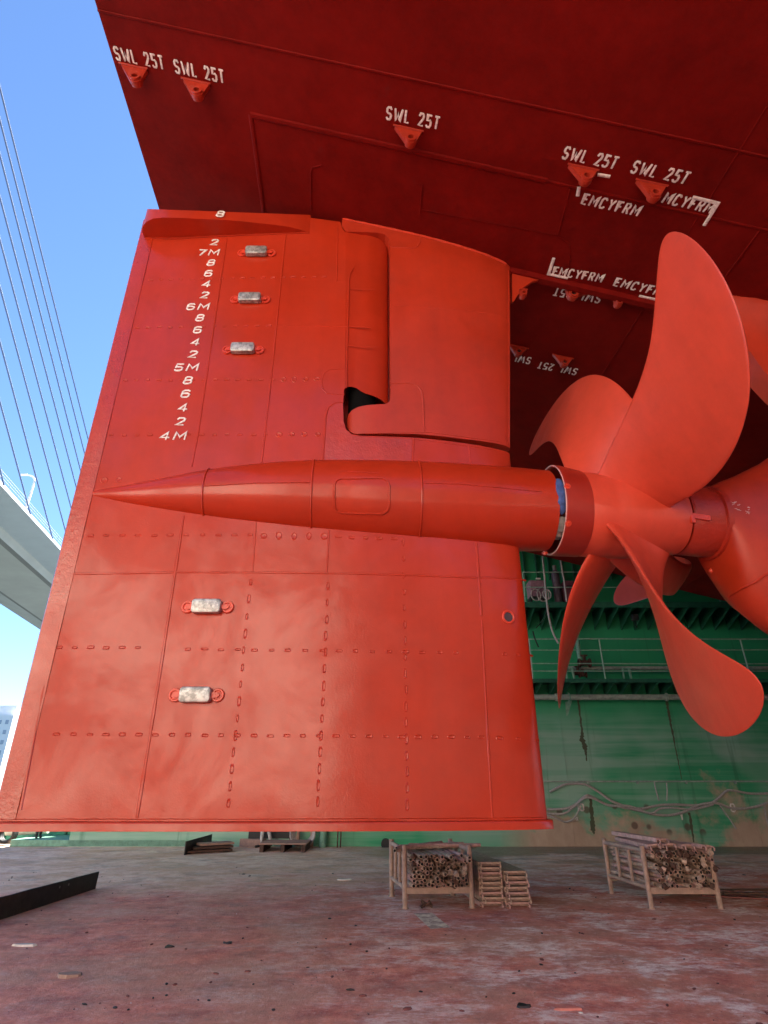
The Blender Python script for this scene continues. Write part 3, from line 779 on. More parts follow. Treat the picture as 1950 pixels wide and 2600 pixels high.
P = [fpt(a, zs_(a)-.006, .006) for a in [A_TE+.08+i*.1 for i in range(24)]]
tube(bm, P, .010, 6)
obj('top_block', bm, M_RUD, rud, ang=25)
# trailing edge bar
bm = BM()
z0, z1 = ZB1, 9.06
rows = []
for i in range(30):
    z = z0+(z1-z0)*i/29
    rows.append([bm.verts.new(W(a, b*(1+.05*math.sin(i*1.3)), z)) for a, b in ((A_TE-.035, -.030), (A_TE-.02, -.048), (A_TE+.10, -.060), (A_TE+.17, -.052), (A_TE+.17, .052), (A_TE-.02, .048), (A_TE-.035, .03))])
for i in range(29):
    for k in range(7): bm.faces.new((rows[i][k], rows[i][(k+1) % 7], rows[i+1][(k+1) % 7], rows[i+1][k]))
bm.faces.new(rows[0]); bm.faces.new(rows[-1][::-1])
obj('trailing_edge_bar', bm, M_ROUGH, rud, ang=40)
# bulb
BA = [-3.43, -3.38, -3.32, -3.072, -2.726, -2.029, -1.418, -.824, -.169, .412, 1.105, 1.534, 1.92]
BZ = [4.634, 4.635, 4.636, 4.642, 4.645, 4.660, 4.662, 4.654, 4.638, 4.624, 4.614, 4.614, 4.612]
BR = [.012, .034, .048, .088, .165, .312, .404, .467, .504, .521, .516, .499, .478]
def bulb_at(a): return float(np.interp(a, BA, BZ)), float(np.interp(a, BA, BR))
def crom(xs, ys, x):
    i = max(0, min(len(xs)-2, int(np.searchsorted(xs, x))-1)); t = (x-xs[i])/(xs[i+1]-xs[i]); h = xs[i+1]-xs[i]
    def sl_(k):
        if k == 0: return (ys[1]-ys[0])/(xs[1]-xs[0])
        if k == len(xs)-1: return (ys[-1]-ys[-2])/(xs[-1]-xs[-2])
        return (ys[k+1]-ys[k-1])/(xs[k+1]-xs[k-1])
    m0, m1 = sl_(i)*h, sl_(i+1)*h
    return (2*t**3-3*t*t+1)*ys[i]+(t**3-2*t*t+t)*m0+(-2*t**3+3*t*t)*ys[i+1]+(t**3-t*t)*m1
def bulb_at(a): a = min(max(a, BA[0]), BA[-1]); return crom(BA, BZ, a), max(.002, crom(BA, BR, a))
bm = BM()
stn = [-3.43, -3.40, -3.36, -3.3]+[-3.2+.1*i for i in range(51)]+[1.90, 1.92, 1.92]
st = [(a, *bulb_at(a)) for a in stn]; st[-1] = (1.915, 4.612, .45); st.append((1.7, 4.612, .44))
ring_lathe(bm, st, 72)
def bulbf(p):
    if p.x < BA[0] or p.x > BA[-1]: return 1
    z, r = bulb_at(p.x); return math.hypot(p.y, p.z-z)-r
def bseam(pts, r=.010):
    P = []
    for q in dense([(a, b, 0) for a, b in pts], 8):
        h = march(bulbf, q[0], q[1])
        if h:
            z, rr = bulb_at(h.x); n_ = Vector((0, h.y, h.z-z)).normalized(); P.append(W(h.x, h.y+n_.y*.002, h.z+n_.z*.002))
    if len(P) > 1: tube(bm, P, [r*(1+random.uniform(-.2, .2)) for _ in P], 6)
for px_, a in ((437, None), (672, None), (912, None)):
    h = march(bulbf, px_, 1075 if px_ > 500 else 1062); a = h.x; z, r = bulb_at(a)
    tube(bm, [W(a, -math.sin(2*math.pi*k/60)*(r+.002), z+math.cos(2*math.pi*k/60)*(r+.002)) for k in range(60)], .011, 6, closed=True)
pan = [(735, 1034), (826, 1033), (836, 1038), (841, 1050), (841, 1092), (836, 1104), (826, 1110), (738, 1108), (727, 1104), (722, 1094), (722, 1048), (726, 1038), (735, 1034)]
bseam(pan, .013)
bseam([(440, 1050), (560, 1043), (668, 1042)], .007); bseam([(915, 1043), (1000, 1046), (1170, 1062)], .006); bseam([(732, 1018), (820, 1022)], .004)
obj('rudder_bulb', bm, M_RUD, rud, ang=40)
# zinc anodes
for cx, cyp, wpx in ((555, 548, 48), (541, 648.5, 50), (526, 757, 53), (449, 1312, 69), (425, 1502, 74)):
    p = stick(cx, cyp); a, z = p.x, p.z; n_ = (fpt(a+.1, z)-fpt(a-.1, z)); rt = n_.normalized(); nrm = rt.cross(Vector((0, 0, 1))).normalized()
    if nrm.y > 0: nrm = -nrm
    c0 = fpt(a, z); rot = Matrix((rt, -nrm, Vector((0, 0, 1)))).transposed()
    bm = BM(); box(bm, c0+nrm*.050, (.30, .065, .145), rot)
    ed = [e for e in bm.edges if abs((e.verts[0].co-e.verts[1].co).normalized().dot(nrm)) > .9]
    bmesh.ops.bevel(bm, geom=ed, offset=.032, segments=3, affect='EDGES', profile=.5)
    ed = [e for e in bm.edges if all((v.co-c0).dot(nrm) > .075 for v in e.verts)]
    bmesh.ops.bevel(bm, geom=ed, offset=.016, segments=2, affect='EDGES', profile=.5)
    an = obj('anode', bm, M_ZINC, rud, ang=30); an['label'] = 'silvery zinc anode block bolted on by two lugs'
    for s_ in (-1, 1):
        bm = BM(); cc = c0+rt*s_*.205
        box(bm, c0+rt*s_*.175+nrm*.028, (.07, .018, .05), rot)
        r_ = .052
        pts = [cc+nrm*.012+rt*math.cos(t)*r_+Vector((0, 0, 1))*math.sin(t)*r_ for t in [2*math.pi*k/20 for k in range(20)]]
        tube(bm, pts, .014, 6, closed=True)
        tube(bm, [cc-nrm*.005, cc+nrm*.012], .05, 16)
        tube(bm, [cc+nrm*.01, cc+nrm*.035], .021, 6)
        obj('anode_lug', bm, M_WELD, an)
# draft marks
def fmark(s, cx, cyp, h=.100, ws=1.55, r=.0115, off=.004, plane=None):
    if plane is None:
        p = stick(cx, cyp); a, z = p.x, p.z; c0 = fpt(a, z, off); rt = (fpt(a+.1, z)-fpt(a-.1, z)).normalized()
    else:
        p = onb(cx, cyp, plane); c0 = W(p.x, p.y, p.z); rt = W(1, 0, 0)-W(0, 0, 0)
    up = Vector((0, 0, 1)); nrm = rt.cross(up).normalized()
    if nrm.y > 0: nrm = -nrm
    wd = textwidth(s, .4)*h*ws
    bm = BM(); letter(bm, s, c0-rt*wd*.5-up*h*.5, rt, up, nrm, h, ws, r, gap=.4, slant=.12, flat=.7, jit=.008)
    obj('draft_mark', bm, M_WHITE, rud)
for s, x, y in (('2', 462, 524), ('7M', 450, 546), ('8', 455, 568), ('6', 449.5, 591), ('4', 445.5, 614), ('2', 441, 638), ('6M', 427, 663), ('8', 431, 687), ('6', 426, 713), ('4', 421.5, 739.5), ('2', 415.5, 766),
                ('5M', 402, 794), ('8', 405, 822), ('6', 400, 851), ('4', 394.5, 881), ('2', 388.5, 911), ('4M', 373.5, 942)): fmark(s, x, y)
fmark('8', 475, 462, plane=BLK_B-.004)
# lifting hole with ring
p = stick(1097.5, 1333); c0 = fpt(p.x, p.z); rt = (fpt(p.x+.03, p.z)-fpt(p.x-.03, p.z)).normalized(); nrm = rt.cross(Vector((0, 0, 1))).normalized(); nrm = -nrm if nrm.y > 0 else nrm
bm = BM(); tube(bm, [c0+nrm*.004+rt*math.cos(2*math.pi*k/32)*.062+Vector((0, 0, 1))*math.sin(2*math.pi*k/32)*.062 for k in range(32)], .013, 8, closed=True)
hr = obj('lifting_hole_ring', bm, M_WELD, rud)
bm = BM(); tube(bm, [c0+nrm*.003, c0+nrm*.0062], .052, 28); obj('hole_mouth', bm, mat("dark_hole", (.05, .03, .03), .35), hr)  # dark disc laid on the face paints the hole's shade

# ------------------------------------------------------------------ propeller
prop = thing('propeller', 'large five bladed red painted propeller on a red hub behind the rudder bulb', 'propeller', W(2.9, 0, 4.56))
bm = BM(); ring_lathe(bm, [(2.26, 4.585, .498), (2.27, 4.585, .505), (2.55, 4.563, .500), (2.62, 4.560, .492), (2.66, 4.559, .502), (2.9, 4.553, .490), (3.2, 4.545, .458), (3.42, 4.536, .425), (3.47, 4.533, .41), (3.49, 4.533, .37)], 80)
obj('hub', bm, M_PROP, prop)
bm = BM(); ring_lathe(bm, [(2.45, 4.565, .48), (2.30, 4.58, .485), (2.02, 4.615, .505), (1.985, 4.62, .507), (1.978, 4.62, .513), (1.978, 4.62, .532), (1.986, 4.62, .540), (2.05, 4.612, .538), (2.29, 4.582, .512), (2.30, 4.582, .50)], 80, cap1=False)
cap = obj('hub_cap', bm, M_CAP, prop)
bm = BM()
tube(bm, [W(1.977, -math.sin(2*math.pi*k/72)*.527, 4.62+math.cos(2*math.pi*k/72)*.527) for k in range(72)], .007, 8, closed=True)
obj('cap_rim', bm, mat("pale_worn_rim", (.62, .36, .34), .35), cap)
for px, py in ((1226, 1050), (1228, 1131), (1177, 1196)):
    q = march(lambda p: (math.hypot(p.y, p.z-(4.62-.115*(p.x-1.98)))-(.54-.07*(p.x-1.98))) if 1.9 < p.x < 2.45 else 1, px, py)
    if q:
        n_ = Vector((0, q.y, q.z-4.6)).normalized(); c0 = W(q.x, q.y, q.z); nd = (W(0, n_.y, n_.z)-W(0, 0, 0))
        bm = BM(); tube(bm, [c0-nd*.02, c0+nd*.016], .020, 10); tube(bm, [c0-nd*.02, c0+nd*.004], .036, 14); obj('cap_bolt', bm, M_WELD, cap)
BL = [
[0.3759, 3.0936, 2.8423, 7.1747, 4.5782, 1.0864, 1.3054, 1.4598, -0.9666, -0.2674, 0.1371, 0.3239, 0.2193, 0.6404, 4.8968, 0.1325],
[1.172, 3.0561, 2.8371, 4.4714, 4.0708, 0.7895, 1.2943, 1.3506, 0.509, -0.3868, -0.2933, -0.0306, -0.206, 0.6556, 4.2348, 0.0221],
[2.7834, 3.1188, 2.8935, 4.9195, 5.1925, 1.0088, 1.0526, 1.3034, -0.1322, 0.3308, -0.5442, -0.4746, 0.2316, 0.6067, 4.3993, 0.1279],
[4.0582, 3.0627, 2.8732, 3.0513, 6.2545, 1.0325, 2.3549, 0.2269, -0.0532, 0.0343, -0.0091, -0.5587, 0.1185, 0.6423, 6.1326, 0.2615],
[4.0464, 3.0903, 3.0416, 4.5369, 8.5637, 1.1438, 0.6802, 0.9989, 1.4081, 0.0537, -0.8035, 1.4299, -0.0469, 0.6765, 3.0379, -0.6494]]
def blade(q):
    th0, Rr, a0, p0, p1, c0, c1, c2, s1, s2, s3, r1, r2, tp, p2, r3 = q
    rh = .40; NT = 56; NS = 18; bm = BM(); G1, G2 = [], []
    for i in range(NT+1):
        t = 1-(1-i/NT)**1.7; t = min(t, .9995)
        te = t if i else -.10        # root goes into the hub
        r = rh+(Rr-rh)*max(te, -.05); tt = max(te, 0)
        P_ = p0*(1-tt)*(1-2*tt)+4*p1*tt*(1-tt)+p2*tt*(2*tt-1)
        ch = c0*(1-tt)*(1-2*tt)+4*c1*tt*(1-tt)+c2*tt*(2*tt-1)
        if tt > tp: ch *= math.sqrt(max(0, 1-((tt-tp)/(1-tp))**2.2))
        sk = s1*tt+s2*tt*tt+s3*tt**3; rk = r1*tt+r2*tt*tt+r3*tt**3
        phi = math.atan2(P_, 2*math.pi*r)
        tm = (.17*(1-tt)**.9+.016)*min(1, ch/.25+.05)+.16*math.exp(-tt/.035)
        chh = ch*(1+.10*math.exp(-tt/.03))
        ra, rb_ = [], []
        for j in range(NS+1):
            s = -math.cos(math.pi*j/NS)          # -1 trailing .. 1 leading
            yt = tm*.5*(math.sqrt(max(0, 1-s*s))**.8)*(1+.15*s) + .003
            if j in (0, NS): yt = .0
            for lst, sg in ((ra, -1), (rb_, 1)):
                off = sg*yt if sg > 0 else -yt*.45
                a = a0+rk+s*chh*.5*math.sin(phi)+sk*P_/(2*math.pi)+off*math.cos(phi)
                th = th0+sk+s*.5*chh*math.cos(phi)/r-off*math.sin(phi)/r
                lst.append((a, -r*math.sin(th), 4.56-.05*(a-2.95)+r*math.cos(th)))
        va = [bm.verts.new(W(*p)) for p in ra]
        vb = [va[0]]+[bm.verts.new(W(*p)) for p in rb_[1:-1]]+[va[-1]]
        G1.append(va); G2.append(vb)
    for i in range(NT):
        for j in range(NS):
            for Gx in (G1, G2):
                vs = [Gx[i][j], Gx[i][j+1], Gx[i+1][j+1], Gx[i+1][j]]
                u = []
                for v in vs:
                    if v not in u: u.append(v)
                if len(u) > 2: bm.faces.new(u)
    vs = []
    for v in G1[-1]+G2[-1][::-1]:
        if v not in vs: vs.append(v)
    try: bm.faces.new(vs)
    except ValueError: pass
    return obj('blade', bm, M_PROP, prop, ang=60)
for q in BL: blade(q)

# cloth stuffed between bulb and cap
def cloth(name, a, th0, th1, r, mt, label):
    bm = BM(); n = 26; rows = []
    for i in range(n+1):
        th = th0+(th1-th0)*i/n; row = []
        fade = math.sin(math.pi*min(1, max(0, i/n)))**.5
        for k in range(10):
            ph = 2*math.pi*k/10
            q_ = Vector((i*.35, k*.6, r*9)); wob = 1+.35*noise.noise(q_)
            rr = r+.045*math.cos(ph)*fade*wob; aa_ = a+.085*math.sin(ph)*fade*wob
            row.append(bm.verts.new(W(aa_, -math.sin(th)*rr, 4.62+math.cos(th)*rr)))
        rows.append(row)
    for i in range(n):
        for k in range(10): bm.faces.new((rows[i][k], rows[i][(k+1) % 10], rows[i+1][(k+1) % 10], rows[i+1][k]))
    return tag(obj(name, bm, mt), label, 'rag')
cloth('rag', 1.955, R(62), R(122), .450, M_BLUECL, 'blue cloth stuffed into the gap between bulb and propeller cap')
cloth('rag', 1.965, R(124), R(165), .440, M_WHITECL, 'grey white rag hanging in the lower gap inside the propeller cap')

# ------------------------------------------------------------------ far dock wall with galleries
WX0 = wy(232, 1400, WALLY).x; WX1 = 42.0; WH = 14.0
dock = thing('dock_wall', 'tall worn green steel dock wall with two railed galleries behind the propeller', 'wall', (10, WALLY, 0))
bm = BM(); box(bm, ((WX0+WX1)/2, WALLY+1.25, WH/2), (WX1-WX0, 2.5, WH))
for i in range(30):     # plate seams
    x = 3.4+i*1.85+(.2 if i % 2 else 0)
    box(bm, (x, WALLY-.002, 2.0), (.012, .012, 4.0))
obj('wall_plate', bm, M_WALL, dock, smooth=False)
bm = BM(); tube(bm, [(WX0+1.0, WALLY-.05, wy(1400, 1688, WALLY).z), (WX1, WALLY-.05, wy(1400, 1688, WALLY).z)], .02, 8)
for i in range(24): box(bm, (WX0+2+i*1.45, WALLY-.03, wy(1400, 1688, WALLY).z-.02), (.05, .06, .09))
obj('handrail_pipe', bm, M_PIPE, dock)
GL = wy(1400, 1467, WALLY-1.0).z; GU = wy(1400, 1302, WALLY-1.1).z
def gallery(z, dep, thick, rail_h, bk_h, sp, x0=4.2, post=2.2, mids=(.5,)):
    bm = BM(); box(bm, ((x0+WX1)/2, WALLY-dep/2, z), (WX1-x0, dep, .03)); box(bm, ((x0+WX1)/2, WALLY-dep-.008, z-thick/2), (WX1-x0, .016, thick))
    g = obj('gallery_deck', bm, M_DGREEN, dock, smooth=False)
    n = min(70, int((13.5-x0)/sp))
    for i in range(n):
        x = x0+.1+i*sp; bm = BM()
        A = [(x, WALLY-dep+.02, z-.016), (x, WALLY-.004, z-.016), (x, WALLY-.004, z-bk_h), (x, WALLY-dep+.02, z-thick*1.1)]
        f0 = [bm.verts.new(Vector(p)+Vector((-.008, 0, 0))) for p in A]; f1 = [bm.verts.new(Vector(p)+Vector((.008, 0, 0))) for p in A]
        bm.faces.new(f0); bm.faces.new(f1[::-1])
        for k in range(4): bm.faces.new((f0[k], f0[(k+1) % 4], f1[(k+1) % 4], f1[k]))
        obj('gallery_bracket', bm, M_DGREEN, dock, smooth=False)
    n = int((WX1-x0)/post)
    for i in range(n):
        x = x0+.3+i*post+random.uniform(-.03, .03)
        bm = BM(); tube(bm, [(x, WALLY-dep+.03, z+.015), (x+random.uniform(-.02, .02), WALLY-dep+.03, z+rail_h)], .022, 8); obj('railing_post', bm, M_RAIL, dock)
    for k, h in enumerate((1.0,)+mids):
        bm = BM(); pts = [(x0+.3+i*post, WALLY-dep+.03, z+rail_h*h+random.uniform(-.012, .006)) for i in range(n)]
        tube(bm, pts, .016 if k else .02, 8); obj('railing_bar', bm, M_RAIL, dock)
gallery(GL, 1.0, .10, 1.22, .42, .44, mids=(.72, .38, .2)); gallery(GU, 1.15, .17, 1.02, .62, .44, post=2.05, mids=(.5,))
for i in range(26):     # stiffeners above the upper gallery
    x = 4.4+i*.42; bm = BM(); box(bm, (x, WALLY-.06, (GU+WH)/2+.5), (.03, .12, WH-GU-1.2)); obj('stiffener', bm, M_DGREEN, dock, smooth=False)
zp = wy(1400, 1506, WALLY-.30).z
bm = BM(); tube(bm, [(4.0, WALLY-.30, zp), (WX1, WALLY-.30, zp)], .085, 14); pp = obj('pipe', bm, M_PIPE, dock)
for i in range(8):
    bm = BM(); tube(bm, [(5.3+i*3.4, WALLY-.30, zp), (5.36+i*3.4, WALLY-.30, zp)], .12, 14); obj('pipe_flange', bm, M_PIPE, pp)
zq = wy(1400, 1443, WALLY-.45).z
bm = BM(); tube(bm, [(5.6, WALLY-.45, zq), (WX1, WALLY-.45, zq)], .055, 12); obj('pipe', bm, M_PIPE, dock)
# riser pipe, valves, hook, lamp box
K5 = 700/1659
def Z5(x, y): return S2(x, y, 1250, 1350, K5)
def Z6(x, y): return S2(x, y, 1250, 1800, K5)
a_ = wy(*Z5(500, 540), WALLY-.4); b_ = wy(*Z5(527, 770), WALLY-.4)
bm = BM(); tube(bm, [(b_.x, WALLY-.4, GU-.1), (b_.x, WALLY-.4, b_.z)], .075, 12); obj('riser_pipe', bm, M_LGREEN, dock)
for (x0, y0, s_) in ((555, 790, .20), (515, 850, .17), (545, 862, .13)):
    c0 = wy(*Z5(x0, y0), WALLY-.62); bm = BM()
    tube(bm, [c0+Vector((-s_*.9, 0, 0)), c0+Vector((s_*.9, 0, 0))], s_*.42, 12); tube(bm, [c0+Vector((-s_*.9, 0, 0)), c0+Vector((-s_*.7, 0, 0))], s_*.7, 12); tube(bm, [c0+Vector((s_*.7, 0, 0)), c0+Vector((s_*.9, 0, 0))], s_*.7, 12)
    tube(bm, [c0, c0+Vector((0, -.03, s_*1.1))], s_*.25, 10)
    tube(bm, [c0+Vector((math.cos(t)*s_*.5, -.03+math.sin(t)*s_*.5, s_*1.1)) for t in [2*math.pi*k/16 for k in range(16)]], s_*.07, 6, closed=True)
    obj('valve', bm, M_RUST, dock)
c0 = wy(*Z5(858, 518), WALLY-1.0); bm = BM(); box(bm, c0, (.20, .16, .2), bev=.02); box(bm, c0+Vector((0, 0, -.2)), (.03, .03, .22)); obj('lamp_box', bm, M_BLACK, dock, smooth=False)
c0 = wy(*Z5(458, 990), WALLY-.42); c1 = wy(*Z5(450, 1108), WALLY-.30)
bm = BM(); tube(bm, [c0+Vector((0, 0, .1)), c0+Vector((.02, -.1, .03)), c0+Vector((.02, -.12, -.08)), c0+Vector((-.02, 0, -.16))], .018, 8); 
quad(bm, [c0+Vector((-.12, 0, -.17)), c0+Vector((.1, 0, -.12)), c1+Vector((.02, 0, 0)), c1+Vector((-.03, 0, 0))]); obj('pipe_hook', bm, M_LGREEN, dock)
for x0, y0 in ((465, 850), (808, 855)):
    c0 = wy(*Z5(x0, y0), WALLY-.75); bm = BM(); tube(bm, [c0+Vector((-.1, 0, -.2)), c0+Vector((-.1, 0, .15)), c0+Vector((.1, 0, .15)), c0+Vector((.12, 0, -.2))], .03, 8); obj('mooring_bracket', bm, M_LGREEN, dock)
# numerals painted on the wall
def wall_text(s, px, py, h, r=.02):
    c0 = wy(px, py, WALLY-.006); bm = BM(); rt = Vector((1, 0, 0)); wd = textwidth(s, .3)*h
    letter(bm, s, c0-rt*wd/2-Vector((0, 0, h/2)), rt, Vector((0, 0, 1)), Vector((0, -1, 0)), h, 1, r, gap=.3, slant=0, flat=.2); return obj('painted_numeral', bm, M_WHITE, dock)
wall_text('10', *Z6(530, 592), .17); wall_text('0', *Z6(1447, 595), .19); wall_text('-X', *Z6(505, 661), .08, .012); wall_text('1', *Z6(1139, 651), .14)
M_STAIN = mat("dark_rust_run", (.075, .085, .045), .7)
def stain(pts):
    bm = BM(); L_, R_ = [], []
    dn = []
    for (xa, ya, wa), (xb, yb_, wb) in zip(pts[:-1], pts[1:]):
        for k in range(8): f = k/8; dn.append((xa+(xb-xa)*f+random.uniform(-2, 2), ya+(yb_-ya)*f, (wa+(wb-wa)*f)*random.uniform(.6, 1.2)))
    pts = dn+[pts[-1]]
    for x, y, w_ in pts:
        p = wy(*Z5(x, y), WALLY-.004); dx = w_*.009
        L_.append(bm.verts.new(p+Vector((-dx, 0, 0)))); R_.append(bm.verts.new(p+Vector((dx, 0, 0))))
    for i in range(len(pts)-1): bm.faces.new((L_[i], R_[i], R_[i+1], L_[i+1]))
    return obj('rust_stain', bm, M_STAIN, dock, smooth=False)
stain([(512, 930, 3), (518, 1030, 3), (530, 1120, 4), (540, 1200, 4), (540, 1250, 9), (556, 1290, 9), (562, 1330, 4), (568, 1380, 2)])
stain([(1036, 950, 2), (1052, 1040, 5), (1066, 1110, 4), (1080, 1190, 4), (1100, 1290, 2), (1122, 1400, 2), (1140, 1490, 1)])
stain([(590, 1600, 4), (598, 1700, 7), (606, 1790, 8), (612, 1820, 3)])
stain([(1185, 1690, 4), (1200, 1780, 5), (1212, 1870, 2)])
# draped cables
def cable(pts, r, label, y=WALLY-.06, m=M_HOSE, grp='cables draped along the foot of the green wall', name='cable', cat='cable'):
    P = [wy(*p, y-.05*(i % 2)) for i, p in enumerate(pts)]
    bm = BM(); tube(bm, smooth_path(P, 5), r, 8); return tag(obj(name, bm, m), label, cat, grp)
c_hi = [(345, 500), (420, 460), (480, 450), (560, 455), (640, 500), (720, 555), (820, 590), (900, 600), (1000, 580), (1100, 575), (1230, 580), (1330, 560), (1400, 500), (1440, 490), (1560, 510), (1720, 505)]
c_md = [(330, 605), (440, 600), (500, 575), (560, 525), (600, 530), (700, 580), (820, 585), (950, 630), (1060, 640), (1150, 620), (1240, 580), (1340, 565), (1430, 595), (1500, 600), (1580, 590), (1720, 545)]
c_lo = [(330, 630), (430, 630), (490, 590), (570, 532), (680, 572), (760, 588), (880, 612), (960, 628), (1010, 600), (1090, 595), (1200, 605), (1330, 575)]
c_st = [(330, 640), (380, 655), (440, 680), (490, 660), (515, 620), (533, 590)]
cable([Z6(*p) for p in c_hi], .032, 'uppermost grey cable along the green wall, rising in a hump at its left end')
cable([Z6(*p) for p in c_md], .034, 'middle grey cable along the green wall, sagging right across to the frame edge', WALLY-.10)
cable([Z6(*p) for p in c_lo], .027, 'thin grey cable twisted with the middle one on the green wall', WALLY-.15)
cable([Z6(*p) for p in c_st], .024, 'short grey cable loop low beside the rudder corner ending near the number 10', WALLY-.10)
cable([Z6(*p) for p in [(975, 440), (985, 490), (1003, 552)]], .018, 'short pale cord hanging slanted above the cable knot', WALLY-.12)
cable([Z6(*p) for p in [(1048, 445), (1052, 500), (1049, 552)]], .018, 'short pale cord hanging straight above the cable knot', WALLY-.12)
cable([Z6(*p) for p in [(1368, 580), (1420, 650), (1468, 722)]], .018, 'thin pale rod slanting down to the right below the cables', WALLY-.12)
cable([Z6(*p) for p in [(1638, 585), (1645, 640), (1662, 705)]], .018, 'thin pale cord hanging at the right edge below the cables', WALLY-.12)
# hoses hanging in front of the galleries
cable([Z5(*p) for p in [(298, 100), (312, 250), (325, 400), (338, 500), (362, 600), (397, 672)]], .030, 'grey hose hanging below the propeller cap, curving right', 17.3, grp='hoses hanging from the upper gallery', name='hose', cat='hose')
cable([Z5(*p) for p in [(402, 100), (415, 200), (432, 300), (448, 420)]], .028, 'straight pale hose hanging beside the thin lower blade', 17.3, grp='hoses hanging from the upper gallery', name='hose', cat='hose')
cable([Z5(*p) for p in [(345, 440), (330, 480), (300, 540), (262, 580)]], .014, 'thin dark line slanting below the upper gallery deck', 17.4, M_BLACK, 'hoses hanging from the upper gallery', 'hose', 'hose')
cable([Z5(*p) for p in [(245, 600), (255, 640), (278, 695)]], .022, 'short dark hose end by the rudder edge above the lower gallery', 17.4, M_BLACK, 'hoses hanging from the upper gallery', 'hose', 'hose')
# machines on the upper gallery
def gal(px, py, y=18.25): return wy(*Z5(px, py), y)
c0 = gal(265, 330); mc = thing('welding_machine', 'pinkish grey welding machine with cable coils on the upper gallery, left of the thin blade', 'machine', (c0.x, 18.25, GU+.015))
bm = BM(); box(bm, (c0.x, 18.3, GU+.55), (.55, .5, .55), bev=.05); obj('casing', bm, simple("pinkish_casing", (.30, .16, .20), .5), mc, smooth=False)
bm = BM(); box(bm, (c0.x+.03, 18.03, GU+.86), (.16, .05, .05), bev=.01); obj('handle', bm, M_WHITE, mc, smooth=False)
for sx in (-.25, .25):
    bm = BM(); box(bm, (c0.x+sx, 18.3, GU+.14), (.06, .45, .27)); obj('foot', bm, M_BLACK, mc, smooth=False)
for i, (dx, rr) in enumerate(((-.12, .19), (.1, .23), (.22, .16))):
    bm = BM(); tube(bm, [(c0.x+dx+math.cos(t)*rr*.8, 17.98-.03*i, GU+.30+math.sin(t)*rr) for t in [2*math.pi*k/24 for k in range(24)]], .02, 6, closed=True); obj('cable_coil', bm, M_HOSE, mc)
c0 = gal(390, 300); tk = thing('gas_cylinder', 'grey cylinder with pale neck standing on the upper gallery', 'cylinder', (c0.x, 18.35, GU+.015))
bm = BM(); tube(bm, [(c0.x, 18.35, GU+.015), (c0.x, 18.35, GU+1.1), (c0.x, 18.35, GU+1.2), (c0.x, 18.35, GU+1.26)], [.13, .13, .11, .05], 18); obj('body', bm, simple("cyl_paint", (.10, .07, .09), .5), tk)
bm = BM(); tube(bm, [(c0.x, 18.35, GU+1.24), (c0.x, 18.35, GU+1.42)], .06, 12); obj('valve_cap', bm, M_WHITECL, tk)
c0 = gal(455, 330); mb = thing('tool_box', 'dark red box standing on the upper gallery beside the cylinder', 'box', (c0.x, 18.3, GU+.015))
bm = BM(); box(bm, (c0.x, 18.3, GU+.42), (.34, .4, .8), bev=.03); obj('body', bm, simple("dark_red_box", (.15, .04, .06), .5), mb, smooth=False)
bm = BM(); box(bm, (c0.x, 18.09, GU+.62), (.16, .02, .06)); obj('handle', bm, M_BLACK, mb, smooth=False)

# ------------------------------------------------------------------ unseen wall behind the camera, toned for bounce light and reflections
nw = thing('dock_wall', 'unseen near-side dock wall behind the viewer, made pale to bounce sunlight', 'wall', (-23, -15.0, 0))
bm = BM(); box(bm, (-23, -16.2, 6.5), (46, 2.4, 13)); obj('wall_plate', bm, simple("cream_bounce_wall", (.78, .68, .55), .85, 0, .5, .15), nw, smooth=False)  # cream tone chosen to throw sunlight back under the ship
bm = BM(); box(bm, (-23, -16.0, 13.1), (46.4, 2.8, .2)); obj('coping', bm, M_CONC, nw, smooth=False)
nw2 = thing('dock_wall', 'unseen near-side dock wall forward of the pale one, made dark to dim reflections', 'wall', (22, -15.0, 0))
bm = BM(); box(bm, (22, -16.2, 6.0), (43.9, 2.4, 12)); obj('wall_plate', bm, simple('dark_reflection_wall', (.13, .085, .07), .85, 0, .6, .3), nw2, smooth=False)  # dark section added to keep pale reflections off the rudder's right half
for i in range(36):
    box_bm = BM(); box(box_bm, (1+i*1.2, -14.9, 6.0), (.5, .25, 12)); obj('pile_rib', box_bm, simple('pile_rib_steel', (.11, .07, .06), .85) if i == 0 else bpy.data.materials['pile_rib_steel'], nw2, smooth=False)

# ------------------------------------------------------------------ low end of the dock on the left
led = thing('dock_step', 'pale green concrete step along the foot of the low wall behind the rudder', 'step', wz(200, 1829, 0))
p0 = wy(20, 1829, WALLY); p1 = wy(468, 1829, WALLY)
bm = BM(); box(bm, ((p0.x+p1.x)/2, WALLY+.85, .085), (p1.x-p0.x, 1.7, .17), bev=.01); obj('slab', bm, M_LGREEN, led, smooth=False)
lw = thing('low_wall', 'low green steel bulwark behind the step at the dock end', 'wall', ((p0.x-4+WX0)/2, WALLY+1.75, 0))
bm = BM(); box(bm, ((p0.x-6+WX0)/2, WALLY+1.8, .55), (WX0-p0.x+6, .1, 1.1)); obj('plating', bm, simple("fresh_green_steel", (.03, .26, .16), .5), lw, smooth=False)
bm = BM()
for i in range(14): box(bm, (p0.x-5+i*.95, WALLY+1.72, .55), (.05, .06, 1.1))
obj('ribs', bm, M_DGREEN, lw, smooth=False)
